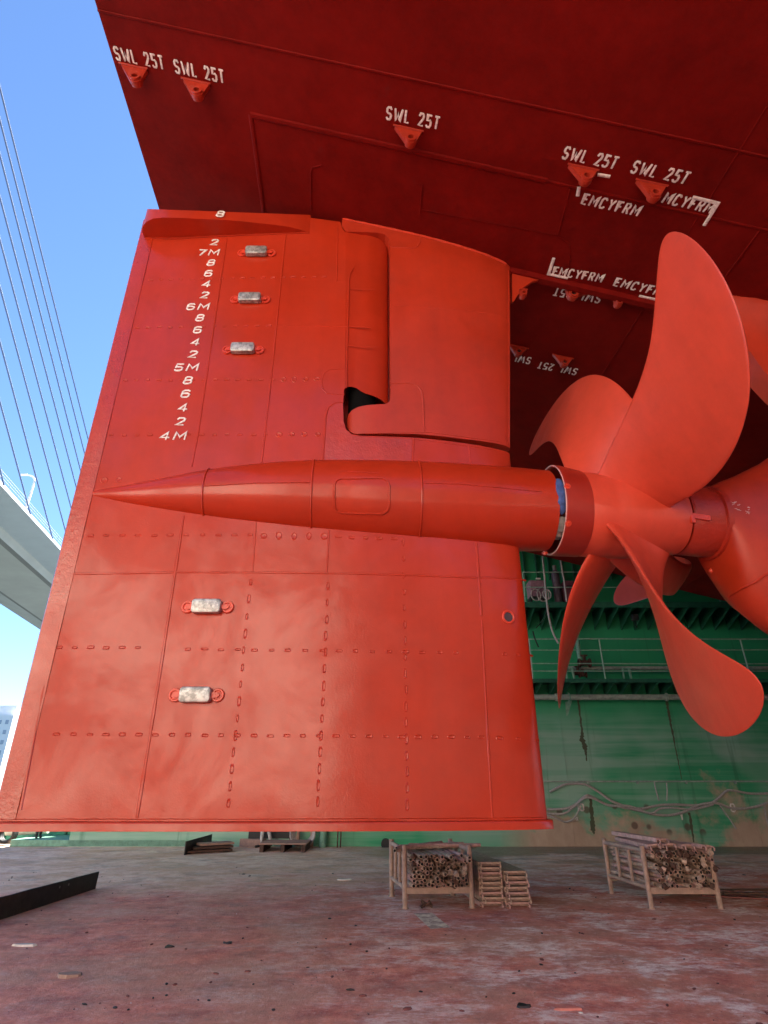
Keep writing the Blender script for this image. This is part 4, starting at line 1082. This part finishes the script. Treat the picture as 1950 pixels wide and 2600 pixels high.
# hoses and drum at the far left
bm = BM(); c0 = wy(8, 1806, 19.2)
for k in range(3): tube(bm, [(c0.x+math.cos(t)*.22, 19.3+.08*k, .30+math.sin(t)*.22) for t in [2*math.pi*j/24 for j in range(24)]], .045, 8, closed=True)
tag(obj('hose_coil', bm, M_BLACK), 'dark coiled hose standing at the left end of the step', 'hose')
bm = BM(); c1 = wy(45, 1802, 19.9); tube(bm, [(c1.x-.5, 20.0, .30), (c1.x+.75, 20.0, .36)], .11, 14); tag(obj('pipe_length', bm, M_PIPE), 'grey pipe length lying on the step at the far left', 'pipe')

# people whose legs show under the rudder
def person(px, label, trousers, y, foot_z, face=0.0, stance=.16, step=0.0, boots=M_BOOT, jacket=M_JACKET):
    d = rayw(px, 1800); x = d.x/d.y*y
    me = bpy.data.meshes.new('person'); bm = BM()
    J = {}
    def jv(n, p, r): J[n] = (bm.verts.new(p), r)
    s = stance
    jv('pel', (0, 0, .95), .135); jv('wai', (0, 0, 1.08), .125); jv('che', (0, .01, 1.30), .15); jv('nec', (0, 0, 1.47), .06); jv('hea', (0, -.02, 1.58), .085); jv('cro', (0, -.01, 1.68), .075)
    for sg, n in ((-1, 'l'), (1, 'r')):
        jv('hip'+n, (sg*.09, 0, .88), .095); jv('kne'+n, (sg*(s*.5+.02), -.03+sg*step*.4, .49), .062); jv('ank'+n, (sg*(s*.55+.02), sg*step+.02, .10), .045)
        jv('hee'+n, (sg*(s*.55+.02), sg*step+.02, .04), .042); jv('toe'+n, (sg*(s*.58+.03), sg*step-.17, .032), .035)
        jv('sho'+n, (sg*.19, .01, 1.38), .06); jv('elb'+n, (sg*.25, .04, 1.10), .043); jv('wri'+n, (sg*.24, -.06, .88), .03); jv('han'+n, (sg*.23, -.10, .79), .034)
    E_ = [('pel', 'wai'), ('wai', 'che'), ('che', 'nec'), ('nec', 'hea'), ('hea', 'cro')]
    for n in 'lr': E_ += [('pel', 'hip'+n), ('hip'+n, 'kne'+n), ('kne'+n, 'ank'+n), ('ank'+n, 'hee'+n), ('hee'+n, 'toe'+n), ('che', 'sho'+n), ('sho'+n, 'elb'+n), ('elb'+n, 'wri'+n), ('wri'+n, 'han'+n)]
    for a, b in E_: bm.edges.new((J[a][0], J[b][0]))
    bm.verts.index_update(); idx = {k: v[0].index for k, v in J.items()}; bm.to_mesh(me); bm.free()
    o = bpy.data.objects.new('person', me); COL.objects.link(o)
    md = o.modifiers.new('skin', 'SKIN'); md.use_smooth_shade = True
    for k, v in J.items():
        sv = me.skin_vertices[0].data[idx[k]]; sv.radius = (v[1], v[1]); sv.use_root = (k == 'pel')
    sb = o.modifiers.new('sub', 'SUBSURF'); sb.levels = 2; sb.render_levels = 2
    dg = bpy.context.evaluated_depsgraph_get(); m2 = bpy.data.meshes.new_from_object(o.evaluated_get(dg)); o.modifiers.clear(); o.data = m2
    m2.materials.clear()
    for m in (M_SKIN, trousers, jacket, boots): m2.materials.append(m)
    for f in m2.polygons:
        c = f.center; f.use_smooth = True
        f.material_index = 3 if c.z < .115 else 1 if c.z < 1.0 and abs(c.x) < .2 else 2 if 1.0 <= c.z < 1.47 or (c.z > .9 and abs(c.x) >= .2) else 0
        if .74 < c.z < .9 and abs(c.x) >= .19: f.material_index = 0
    o.location = (x, y, foot_z); o.rotation_euler = (0, 0, face)
    tag(o, label, 'person', 'dock workers standing behind the rudder')
    bm = BM(); base = Vector((x, y, foot_z))
    bmesh.ops.create_uvsphere(bm, u_segments=20, v_segments=12, radius=.118, matrix=Matrix.Translation(base+Vector((0, -.01, 1.665))) @ Matrix.Diagonal((1, 1.12, .85, 1)))
    bmesh.ops.delete(bm, geom=[v for v in bm.verts if v.co.z < base.z+1.64], context='VERTS')
    tube(bm, [base+Vector((math.cos(t)*.13, -.02+math.sin(t)*.15, 1.64)) for t in [2*math.pi*k/24 for k in range(24)]], .012, 6, closed=True)
    for v in bm.verts: v.co = base+Matrix.Rotation(face, 3, 'Z') @ (v.co-base)
    h = obj('helmet', bm, M_HELMET, None)
    wl = h.location.copy(); h.parent = o; h.matrix_parent_inverse = Matrix.Identity(4)
    h.location = Matrix.Rotation(-face, 3, 'Z') @ (wl-base); h.rotation_euler = (0, 0, -face)
    return o
person(84, 'worker in dark grey overalls at the far left end of the step, feet close together', M_GREYTR, 19.5, .17, .6, .06, .05)
person(186, 'worker in black trousers standing with feet apart on the step', M_DENIM, 19.4, .17, .1, .26)
person(298, 'worker of whom only one black shoe shows below the rudder', M_DENIM, 20.0, .17, 1.2, .05, .12)
person(575, 'worker in pale stained overalls beside the open wall recess', M_PALETR, 18.7, 0.0, -.9, .10, .12)

# scraps along the wall foot
K7 = 900/1659
def Z7(x, y): return S2(x, y, 0, 2000, K7)
def fl(px, py, z=0.0): return wz(px, py, z)
# angled plate with boards
a_ = fl(*Z7(862, 316)); b_ = fl(*Z7(985, 283))
ap = thing('steel_offcut', 'dark upright steel plate standing on edge beside stacked boards under the rudder', 'plate', (a_+b_)/2)
bm = BM()
dz0, dz1 = .30, .34
A = [a_, b_, b_+Vector((0, 0, dz1)), a_+Vector((0, 0, dz0))]; nv = (b_-a_).cross(Vector((0, 0, 1))).normalized()*.012
f0 = [bm.verts.new(p+nv) for p in A]; f1 = [bm.verts.new(p-nv) for p in A]
bm.faces.new(f0); bm.faces.new(f1[::-1])
for k in range(4): bm.faces.new((f0[k], f0[(k+1) % 4], f1[(k+1) % 4], f1[k]))
obj('web', bm, M_DARKRUST, ap, smooth=False)
u_ = (b_-a_).normalized()
for k in range(3):
    c0 = fl(*Z7(930, 308))+Vector((.18+.05*k, .25+.1*k, .05+.07*k)); bm = BM()
    box(bm, c0, (1.15-.12*k, .42, .05), Matrix.Rotation(math.atan2(u_.y, u_.x)*.35+.04*k, 3, 'Z'))
    tag(obj('board', bm, M_RUST if k != 2 else M_TIMBER, smooth=False), ['lowest dusty board in the small stack beside the upright plate', 'middle dusty board in the small stack beside the upright plate', 'topmost pale board in the small stack beside the upright plate'][k], 'board', 'boards stacked beside the upright plate')
bm = BM(); a_ = fl(*Z7(985, 270)); b_ = fl(*Z7(1222, 283)); mid = (a_+b_)/2+Vector((0, .25, .10)); box(bm, mid, ((b_-a_).length, .30, .20), Matrix.Rotation(math.atan2((b_-a_).y, (b_-a_).x), 3, 'Z'), bev=.01)
tag(obj('timber_beam', bm, M_TIMBER, smooth=False), 'long dusty pink timber beam lying along the wall foot', 'beam')
c0 = fl(*Z7(1320, 303)); bx = thing('pallet', 'low dusty timber pallet on the floor beside the pale trousered worker', 'pallet', c0+Vector((0, .5, 0)))
bm = BM()
for k in range(6): box(bm, c0+Vector((0, .1+.18*k, .19)), (1.25, .15, .03))
obj('deck_boards', bm, M_TIMBER, bx, smooth=False)
for k in range(3):
    bm = BM(); box(bm, c0+Vector((-.55+.55*k, .55, .087)), (.1, 1.08, .174)); obj('bearer', bm, M_RUST, bx, smooth=False)
bm = BM(); c0 = wy(*Z7(1415, 262), 18.6)
for k in range(4): tube(bm, [(c0.x+math.cos(t)*(.34-.03*k), 18.55+.05*k, .36+math.sin(t)*(.34-.04*k)) for t in [2*math.pi*j/28 for j in range(28)]], .03, 8, closed=True)
tag(obj('hose_coil', bm, M_HOSE), 'grey hose coiled against the wall foot right of the pallet', 'hose')
for i, (x0, m, lb) in enumerate(((1352, M_RUST, 'rusty red upright pipe left of the coiled hose'), (1386, M_TIMBER, 'pinkish upright pipe nearest the coiled hose'), (1452, M_TIMBER, 'tan upright pipe right of the coiled hose'), (1505, M_LGREEN, 'thick green upright pipe against the wall foot'), (1575, M_RUST, 'thin rusty rod standing at the wall foot'), (1590, M_RUST, 'thin rusty rod standing closest to the left tube crate'))):
    c0 = wz(*Z7(x0, 285)); bm = BM(); tube(bm, [(c0.x, WALLY-.25, 0), (c0.x+.02, WALLY-.2, 1.7)], .10 if i == 3 else .05 if i < 3 else .018, 12)
    tag(obj('upright_pipe', bm, m), lb, 'pipe', 'pipes standing against the wall foot')
bm = BM(); a_ = wz(*Z7(1150, 280)); b_ = wz(*Z7(1350, 280)); box(bm, ((a_.x+b_.x)/2, WALLY-.003, .75), ((b_.x-a_.x), .02, 1.1)); rc = obj('recess', bm, M_BLACK, dock, smooth=False)  # flat black sheet on the wall paints the shade of an opening
# small wall bolt eye near left crate
bm = BM(); c0 = wy(833, 1828, WALLY-.1); tube(bm, [(c0.x, WALLY-.25, c0.z+.06), (c0.x, WALLY, c0.z+.06)], .13, 14); obj('drain_pipe', bm, M_BLACK, dock)

# dark L plate on the left
a_ = wz(205, 1920); b_ = wz(0, 1987); u_ = (b_-a_).normalized(); b_ = a_+u_*((b_-a_).length+1.6); n_ = Vector((-u_.y, u_.x, 0))
lp = thing('steel_angle', 'long dark rusty steel plate standing on edge on the floor at the left', 'plate', (a_+b_)/2)
L_ = (b_-a_).length; bm = BM(); N = 24
top = []
for i in range(N+1):
    f = i/N; h = .255+.03*f+.008*noise.noise(Vector((i*.4, 2, 0))); top.append(h)
f0 = []; f1 = []
for i in range(N+1):
    p = a_.lerp(b_, i/N)
    f0.append((bm.verts.new(p+n_*.01), bm.verts.new(p+n_*.01+Vector((0, 0, top[i]))-u_*(0.03 if i == 0 else 0)))); f1.append((bm.verts.new(p-n_*.01), bm.verts.new(p-n_*.01+Vector((0, 0, top[i]))-u_*(0.03 if i == 0 else 0))))
for i in range(N):
    bm.faces.new((f0[i][0], f0[i+1][0], f0[i+1][1], f0[i][1])); bm.faces.new((f1[i][0], f1[i][1], f1[i+1][1], f1[i+1][0])); bm.faces.new((f0[i][1], f0[i+1][1], f1[i+1][1], f1[i][1]))
bm.faces.new((f0[0][0], f0[0][1], f1[0][1], f1[0][0])); bm.faces.new((f0[-1][0], f1[-1][0], f1[-1][1], f0[-1][1]))
obj('web', bm, M_DARKRUST, lp, smooth=False)
bm = BM(); sgn = 1 if n_.y > 0 or n_.x > 0 else -1
box(bm, (a_+b_)/2+n_*(-.09 if n_.x > 0 else .09)+Vector((0, 0, .008)), (L_, .16, .012), Matrix.Rotation(math.atan2(u_.y, u_.x), 3, 'Z')); obj('flange', bm, M_DARKRUST, lp, smooth=False)
for f in (.46, .36):
    bm = BM(); p = a_.lerp(b_, f*.62)+Vector((0, 0, .19)); side = n_ if (n_.dot(-p)) > 0 else -n_
    tube(bm, [p+side*.0105, p+side*.0125], .018, 12); obj('bolt_hole', bm, M_WHITECL, lp)

# ------------------------------------------------------------------ stillages full of scaffold tubes
def stillage(F0, F1, B0, h, label, ctr):
    """F0,F1 front posts on the floor, B0 back left post"""
    u = (F1-F0); v = (B0-F0); root = thing('tube_stillage', label, 'stillage', F0+u*.5+v*.5)
    cs = [F0, F1, F0+v, F1+v]
    for p in cs:
        bm = BM(); tube(bm, [p, p+Vector((0, 0, h))], .038, 14); tube(bm, [p, p+Vector((0, 0, .012))], .055, 14); obj('corner_post', bm, M_STILL, root)
    for (p, q_) in ((F0, F0+v), (F1, F1+v)):
        for z, r in ((h-.06, .034), (.26, .030)):
            bm = BM(); tube(bm, [p+Vector((0, 0, z)), q_+Vector((0, 0, z))], r, 12); obj('side_rail', bm, M_STILL, root)
        for f in (.36, .68):
            bm = BM(); m_ = p.lerp(q_, f); tube(bm, [m_+Vector((0, 0, .26)), m_+Vector((0, 0, h-.06))], .027, 10); obj('side_bar', bm, M_STILL, root)
    for (p, q_) in ((F0, F1), (F0+v, F1+v)):
        bm = BM(); m_ = (p+q_)/2+Vector((0, 0, .225)); d = q_-p; box(bm, m_, (d.length, .05, .085), Matrix.Rotation(math.atan2(d.y, d.x), 3, 'Z'), bev=.006); obj('base_beam', bm, M_STILL, root, smooth=False)
    return root, u, v
def tube_mesh(name, L, r, m, ri=.72):
    bm = BM(); n = 14
    R_ = [[bm.verts.new((r_*math.cos(2*math.pi*k/n), y, r_*math.sin(2*math.pi*k/n))) for k in range(n)] for r_, y in ((r*ri, L*.5-.25), (r*ri, -L/2), (r, -L/2), (r, L/2), (r*ri, L/2), (r*ri, -L*.5+.25))]
    for i in range(5):
        for k in range(n): bm.faces.new((R_[i][k], R_[i][(k+1) % n], R_[i+1][(k+1) % n], R_[i+1][k])).material_index = 1 if i in (0, 4) else 0  # bore faces blackened to stand for the shade inside the tubes
    finish(bm); me = bpy.data.meshes.new(name); bm.to_mesh(me); bm.free(); me.materials.append(m); me.materials.append(M_BLACK); return me
def coupler_mesh(name, m):
    bm = BM(); tube(bm, [(0, -.03, 0), (0, .03, 0)], .030, 10); box(bm, (.032, 0, .008), (.03, .045, .03), bev=.005); tube(bm, [(.04, -.01, -.04), (.04, -.01, .05)], .008, 6)
    finish(bm); me = bpy.data.meshes.new(name); bm.to_mesh(me); bm.free(); me.materials.append(m); return me
TM = [tube_mesh('scaffold_tube', 1.25, .028, M_SCAF), tube_mesh('scaffold_tube', 1.15, .027, M_SCAF2), tube_mesh('scaffold_tube', 1.2, .026, simple('brown_scaffold_steel', (.26, .16, .11), .6, .2, 14, .4))]
CM = coupler_mesh('coupler', M_RUST); CM2 = coupler_mesh('coupler', M_SCAF)
def put(name, me, loc, rot, label, cat, grp):
    o = bpy.data.objects.new(name, me); COL.objects.link(o); o.location = loc; o.rotation_euler = rot; return tag(o, label, cat, grp)
def fill(F0, u, v, h0, h1, seed, lab, grp, mess):
    rnd = random.Random(seed); ang = math.atan2(v.y, v.x)-math.pi/2; W_ = u.length-.10; ud = u.normalized(); vd = v.normalized()
    z = h0; row = 0
    while z < h1:
        n = int(W_/.060)
        for i in range(n):
            f = (.05+.030*(row % 2)+i*.060+rnd.uniform(-.006, .006))/u.length
            if f*u.length > W_+.03: continue
            ms = mess(f); push = rnd.uniform(-.05, .05)*(1+2.2*ms)
            if rnd.random() < .10*ms: continue
            c0 = F0+ud*(f*u.length+.03)+vd*(v.length*.5-.06+push)+Vector((0, 0, z+rnd.uniform(-.006, .006)))
            put('scaffold_tube', TM[rnd.choice((0, 0, 1, 2))], c0, (rnd.uniform(-.02, .02), 0, ang+rnd.uniform(-.03, .03)*(1+3*ms)), lab, 'tube', grp)
            if rnd.random() < .20*ms:
                c1 = c0-vd*(v.length*.5+.10+rnd.uniform(-.05, .03)); put('coupler', CM if rnd.random() < .6 else CM2, c1, (rnd.uniform(-1, 1), rnd.uniform(-1, 1), rnd.uniform(0, 3)), lab.replace('open ended scaffold tube', 'rusty coupler on tube ends'), 'coupler', grp.replace('tubes', 'couplers'))
        z += .053; row += 1
F0, F1, B0 = wz(875, 1963), wz(1020, 1961), wz(846, 1936)
st1, u1, v1 = stillage(F0, F1, B0, .81, 'dusty tubular stillage full of scaffold tubes, left one, beside stacked boards', 0)
fill(F0, u1, v1, .305, .70, 3, 'open ended scaffold tube in the pile inside the left stillage', 'scaffold tubes in the left stillage', lambda f: 1.0 if f > .55 else .15)
for i in range(6):
    c0 = F0+u1*(.25+.1*i)+v1*.45+Vector((0, 0, .745+.022*(i % 2)))
    put('scaffold_tube', TM[1 if i % 2 else 0], c0, (0, 0, R(60-12*i)+math.pi/2), 'scaffold tube thrown crosswise on top of the left stillage pile', 'tube', 'loose tubes on the left pile')
F0b, F1b, B0b = wz(1408, 1963), wz(1557, 1963), wz(1321, 1930)
st2, u2, v2 = stillage(F0b, F1b, B0b, .80, 'dusty tubular stillage piled with tubes and channels, right one, under the propeller', 0)
fill(F0b, u2, v2, .305, .74, 5, 'open ended scaffold tube in the pile inside the right stillage', 'scaffold tubes in the right stillage', lambda f: .8)
M_BOARDEND = simple('dusty_board_side', (.24, .15, .115), .75, 0, 20, .4)
def board_mesh(name, wd, L, m):
    bm = BM(); t = .004; h = .058
    prof = [(-wd/2+.03, -h), (-wd/2, -h), (-wd/2, 0), (wd/2, 0), (wd/2, -h), (wd/2-.03, -h), (wd/2-.03, -h+.006), (wd/2-.006, -h+.006), (wd/2-.006, -.026), (-wd/2+.006, -.026), (-wd/2+.006, -h+.006), (-wd/2+.03, -h+.006)]
    A = [bm.verts.new((x, -L/2, z)) for x, z in prof]; B = [bm.verts.new((x, L/2, z)) for x, z in prof]
    for k in range(len(prof)): bm.faces.new((A[k], A[(k+1) % len(prof)], B[(k+1) % len(prof)], B[k]))
    bm.faces.new(A); bm.faces.new(B[::-1])
    r0_ = len(bm.faces); box(bm, (0, -L/2+.03, -h*.5), (wd-.014, .006, h-.012), mi=1)
    # end claws with claws
    for x in (-wd*.42, wd*.42):
        tube(bm, [(x, -L/2, -.02), (x, -L/2-.05, -.012), (x, -L/2-.075, -.035), (x, -L/2-.07, -.065)], .011, 6)
    finish(bm, False); me = bpy.data.meshes.new(name); bm.to_mesh(me); bm.free(); me.materials.append(m); me.materials.append(M_BOARDEND); return me
BMs = [board_mesh('scaffold_board', .36, 1.5, M_SCAF), board_mesh('scaffold_board', .36, 1.5, M_SCAF2)]
for (px0, px1, py, n, dz, lb) in ((1026, 1080, 1960, 9, .064, 'steel scaffold board in the taller stack beside the left stillage'), (1083, 1136, 1961, 7, .066, 'steel scaffold board in the lower stack at the right')):
    c0 = wz((px0+px1)/2, py); ang = math.atan2(v1.y, v1.x)-math.pi/2
    for k in range(n):
        put('scaffold_board', BMs[(k+n) % 2 if random.random() < .7 else 0], c0+Vector((random.uniform(-.016, .016), .78+random.uniform(-.025, .025), .06+k*dz)), (0, 0, ang*.6+random.uniform(-.022, .022)), lb, 'scaffold board', 'stacked scaffold boards')
CHM = board_mesh('steel_channel', .17, 1.35, M_SCAF2)
for i, (f, g, z, lb) in enumerate(((.22, .50, .83, 'pinkish steel channel on the right stillage pile, leftmost'), (.42, .5, .835, 'pinkish steel channel on the right stillage pile, second from left'), (.63, .45, .83, 'pinkish steel channel on the right stillage pile, third from left'), (.30, .55, .90, 'topmost pinkish steel channel on the right stillage pile'), (.86, .45, .82, 'pinkish steel channel on the right stillage pile, rightmost'))):
    put('steel_channel', CHM, F0b+u2*f+v2*g+Vector((0, 0, z)), (0, .05*(i-2), math.atan2(v2.y, v2.x)-math.pi/2+.05*(i-2)), lb, 'channel', 'channels on the right stillage')
# flat bars by right stillage
for k in range(5):
    c0 = wz(1600+14*k, 1950-5*(k % 3)); bm = BM(); box(bm, c0+Vector((.35, .25, .02+.022*k)), (1.5, .07, .02), Matrix.Rotation(-.35+.1*k, 3, 'Z'))
    tag(obj('flat_bar', bm, simple("red_rusty_bar", (.16, .045, .035), .7) if k == 0 else M_RUST, smooth=False), 'rusty flat bar in the loose heap right of the right stillage', 'bar', 'flat bars heaped on the floor')
# small heap under left stillage
bm = BM(); c0 = wz(922, 1962)
for k in range(7): tube(bm, [c0+Vector((random.uniform(-.09, .09), random.uniform(-.05, .05), random.uniform(.01, .05))), c0+Vector((random.uniform(-.09, .09), random.uniform(-.05, .05), random.uniform(.03, .09)))], .018, 8)
tag(obj('coupler_heap', bm, M_RUST), 'small heap of rusty couplers on the floor under the left stillage', 'couplers')
# floor litter
bm = BM(); rnd = random.Random(11)
for k in range(1300):
    y = 2.6+12*rnd.random()**1.6; x = rnd.uniform(-.75, .8)*y*.9; s_ = .0025+.017*rnd.random()**5
    M = Matrix.Translation((x, y, s_*.35)) @ Matrix.Rotation(rnd.uniform(0, 6), 4, 'Z') @ Matrix.Rotation(rnd.uniform(-.3, .3), 4, 'X') @ Matrix.Diagonal((s_*rnd.uniform(.8, 2.6), s_*rnd.uniform(.7, 1.5), s_*.6, 1))
    r_ = bmesh.ops.create_icosphere(bm, subdivisions=1, radius=1.0, matrix=M)
    mi = rnd.choice((0, 0, 0, 1, 1, 2)) if s_ < .012 else rnd.choice((0, 1))
    for f in set(f for v in r_['verts'] for f in v.link_faces): f.material_index = mi
tag(obj('debris', bm, [M_DARKRUST, simple("red_chips", (.16, .05, .045), .8), simple("pale_chips", (.55, .5, .46), .8)], smooth=False), kind='stuff', label='small rust and paint chips scattered over the dock floor')

M_CHIP = simple("salmon_flake", (.50, .17, .13), .8); M_PAPER = simple("pale_scrap", (.55, .50, .46), .8)
for px, py, sx, sy_, m, lb in ((1228, 2180, .13, .05, M_CHIP, 'salmon pink paint flake on the floor at the lower right'), (742, 1901, .16, .06, M_PAPER, 'white scrap on the floor left of the left stillage'), (148, 2108, .14, .09, M_TIMBER, 'tan scrap of board on the floor at the lower left'), (52, 2043, .16, .06, M_PAPER, 'pale scrap on the floor near the left edge of the frame'), (1130, 2175, .07, .05, M_DARKRUST, 'dark lump of rust on the floor left of the pink flake'), (365, 2046, .06, .05, M_DARKRUST, 'dark lump on the red floor left of centre'), (492, 2038, .06, .04, M_DARKRUST, 'small dark lump on the red floor below the middle of the rudder')):
    c0 = wz(px, py); bm = BM()
    pts = [(math.cos(t)*sx*random.uniform(.7, 1.1), math.sin(t)*sy_*random.uniform(.6, 1.2)) for t in [2*math.pi*k/9 for k in range(9)]]
    b_ = [bm.verts.new(c0+Vector((x, y, 0))) for x, y in pts]; t_ = [bm.verts.new(c0+Vector((x*.9, y*.85, sy_*.18+random.uniform(0, .012)))) for x, y in pts]
    bm.faces.new(b_[::-1]); bm.faces.new(t_)
    for k in range(9): bm.faces.new((b_[k], b_[(k+1) % 9], t_[(k+1) % 9], t_[k]))
    tag(obj('scrap', bm, m, smooth=False), lb, 'scrap')
# ------------------------------------------------------------------ cable stayed bridge
ZR = HC+32.0
def bridge_pt(px, py, z): d = rayw(px, py); t = (z-HC)/d.z; return Vector((d.x*t, d.y*t, z))
e0 = bridge_pt(0, 1036, ZR); e1 = bridge_pt(115, 1163, ZR); ud = (e1-e0).normalized(); nb = Vector((ud.y, -ud.x, 0)); nb = -nb if nb.x > 0 else nb    # away from us (left)
br = thing('cable_stayed_bridge', 'pale cable-stayed road bridge crossing high behind the dock at the left', 'bridge', Vector((e0.x, e0.y, -4)))
def lat(px, py, z):
    p = bridge_pt(px, py, z); return (p-e0).dot(nb)
Z_S = ZR-2.2
o_b = lat(0, 1136, ZR-1.1); o_c = lat(0, 1171, Z_S); o_d = lat(0, 1279, Z_S); o_e = lat(0, 1309, ZR-1.2)
sec = [(0, ZR, 1), (0, ZR-.5, 1), (o_b, ZR-1.1, 0), (o_c-.5, Z_S+.1, 2), (o_c+.3, Z_S, 0), (o_d-.3, Z_S, 2), (o_d+.3, Z_S+.05, 0), (o_e, ZR-.8, 0), (o_e, ZR, 0)]
bm = BM(); L0, L1 = -160, 420
A = [bm.verts.new(e0+ud*L0+nb*o+Vector((0, 0, z-ZR))) for o, z, _ in sec]; B = [bm.verts.new(e0+ud*L1+nb*o+Vector((0, 0, z-ZR))) for o, z, _ in sec]
MI = [1, 1, 0, 2, 0, 2, 0, 0, 0]
for k in range(len(sec)):
    f = bm.faces.new((A[k], A[(k+1) % len(sec)], B[(k+1) % len(sec)], B[k])); f.material_index = MI[k]
bm.faces.new(A); bm.faces.new(B[::-1])
obj('deck', bm, [M_CONC, M_BRGREY, simple("dark_bridge_joint", (.12, .12, .12), .7)], br, smooth=False)
bm = BM()
for k in range(3): tube(bm, [e0+ud*L0+Vector((0, 0, .4+.35*k)), e0+ud*L1+Vector((0, 0, .4+.35*k))], .03, 6)
for k in range(140): p = e0+ud*(-100+k*2.5); tube(bm, [p, p+Vector((0, 0, 1.1))], .03, 6)
obj('parapet_railing', bm, M_BRGREY, br)
for k in range(12):
    bm = BM(); p = e0+ud*(-6+k*7.5)+nb*3.0+Vector((0, 0, -.75)); box(bm, p, (.35, .35, .3)); obj('drain_spout', bm, M_BRGREY, br, smooth=False)
KC = .633/D   # zoom strip scale 400/632
for (yl, xr, yr) in ((350, 340, 1705), (480, 325, 1760), (620, 308, 1825), (790, 290, 1890), (960, 270, 1975), (1150, 245, 2060), (1370, 212, 2160), (1610, 120, 2050), (1880, 12, 1925)):
    p0 = (0, yl*KC); p1 = (xr*KC, yr*KC)
    def on_plane(px, py):
        d = rayw(px, py); o = Vector((0, 0, HC)); t = (e0-o).dot(nb)/d.dot(nb); return o+d*t
    q0, q1 = on_plane(*p0), on_plane(*p1); d = (q1-q0); 
    f = (ZR-q0.z)/d.z; base = q0+d*f; top = q0-d*(.9)
    bm = BM(); tube(bm, [base+Vector((0, 0, -.1)), top], .105, 8); obj('stay_cable', bm, M_CABLE, br)
c0 = bridge_pt(55, 1100, ZR+.2)
la = thing('street_lamp', 'white curved-arm street lamp standing on the bridge edge', 'street lamp', c0)
tp_ = lambda px, py: (lambda d: Vector((d.x/d.y*c0.y, c0.y, HC+d.z/d.y*c0.y)))(rayw(px, py))
bm = BM(); P = [c0, tp_(66, 1068), tp_(74.5, 1040), tp_(74, 1034), tp_(70, 1029.5), tp_(63, 1026.5), tp_(58, 1025.5)]
tube(bm, P, [.16, .14, .12, .11, .10, .10, .10], 8); obj('pole', bm, M_WHITE, la)
bm = BM(); q = P[-1]; box(bm, q+Vector((-.3, 0, 0)), (.9, .35, .16)); obj('lamp_head', bm, M_WHITE, la, smooth=False)

# ------------------------------------------------------------------ building far left
yb = 190.0; b0 = wy(-160, 1600, yb); b1 = wy(16, 1600, yb)
bl = thing('apartment_building', 'white apartment block with rows of small windows far behind the rudder edge', 'building', ((b0.x+b1.x)/2, yb+6, -4))
zt = wy(10, 1545, yb).z; zt2 = wy(10, 1522, yb).z
bm = BM(); box(bm, ((b0.x+b1.x)/2, yb+7, (zt-4)/2), (b1.x-b0.x, 14, zt+4)); box(bm, (b1.x-6, yb+7, (zt+zt2)/2), (9, 8, zt2-zt)); obj('wall', bm, M_BLDG, bl, smooth=False)
nf = 9; nc = 11
for i in range(nf):
    for j in range(nc):
        x = b1.x-1.6-j*2.2; z = zt-2.0-i*2.9
        if z < -2 or x < b0.x+1: continue
        bm = BM(); box(bm, (x, yb-.03, z), (.95, .12, 1.2)); obj('window', bm, M_GLASS, bl, smooth=False)
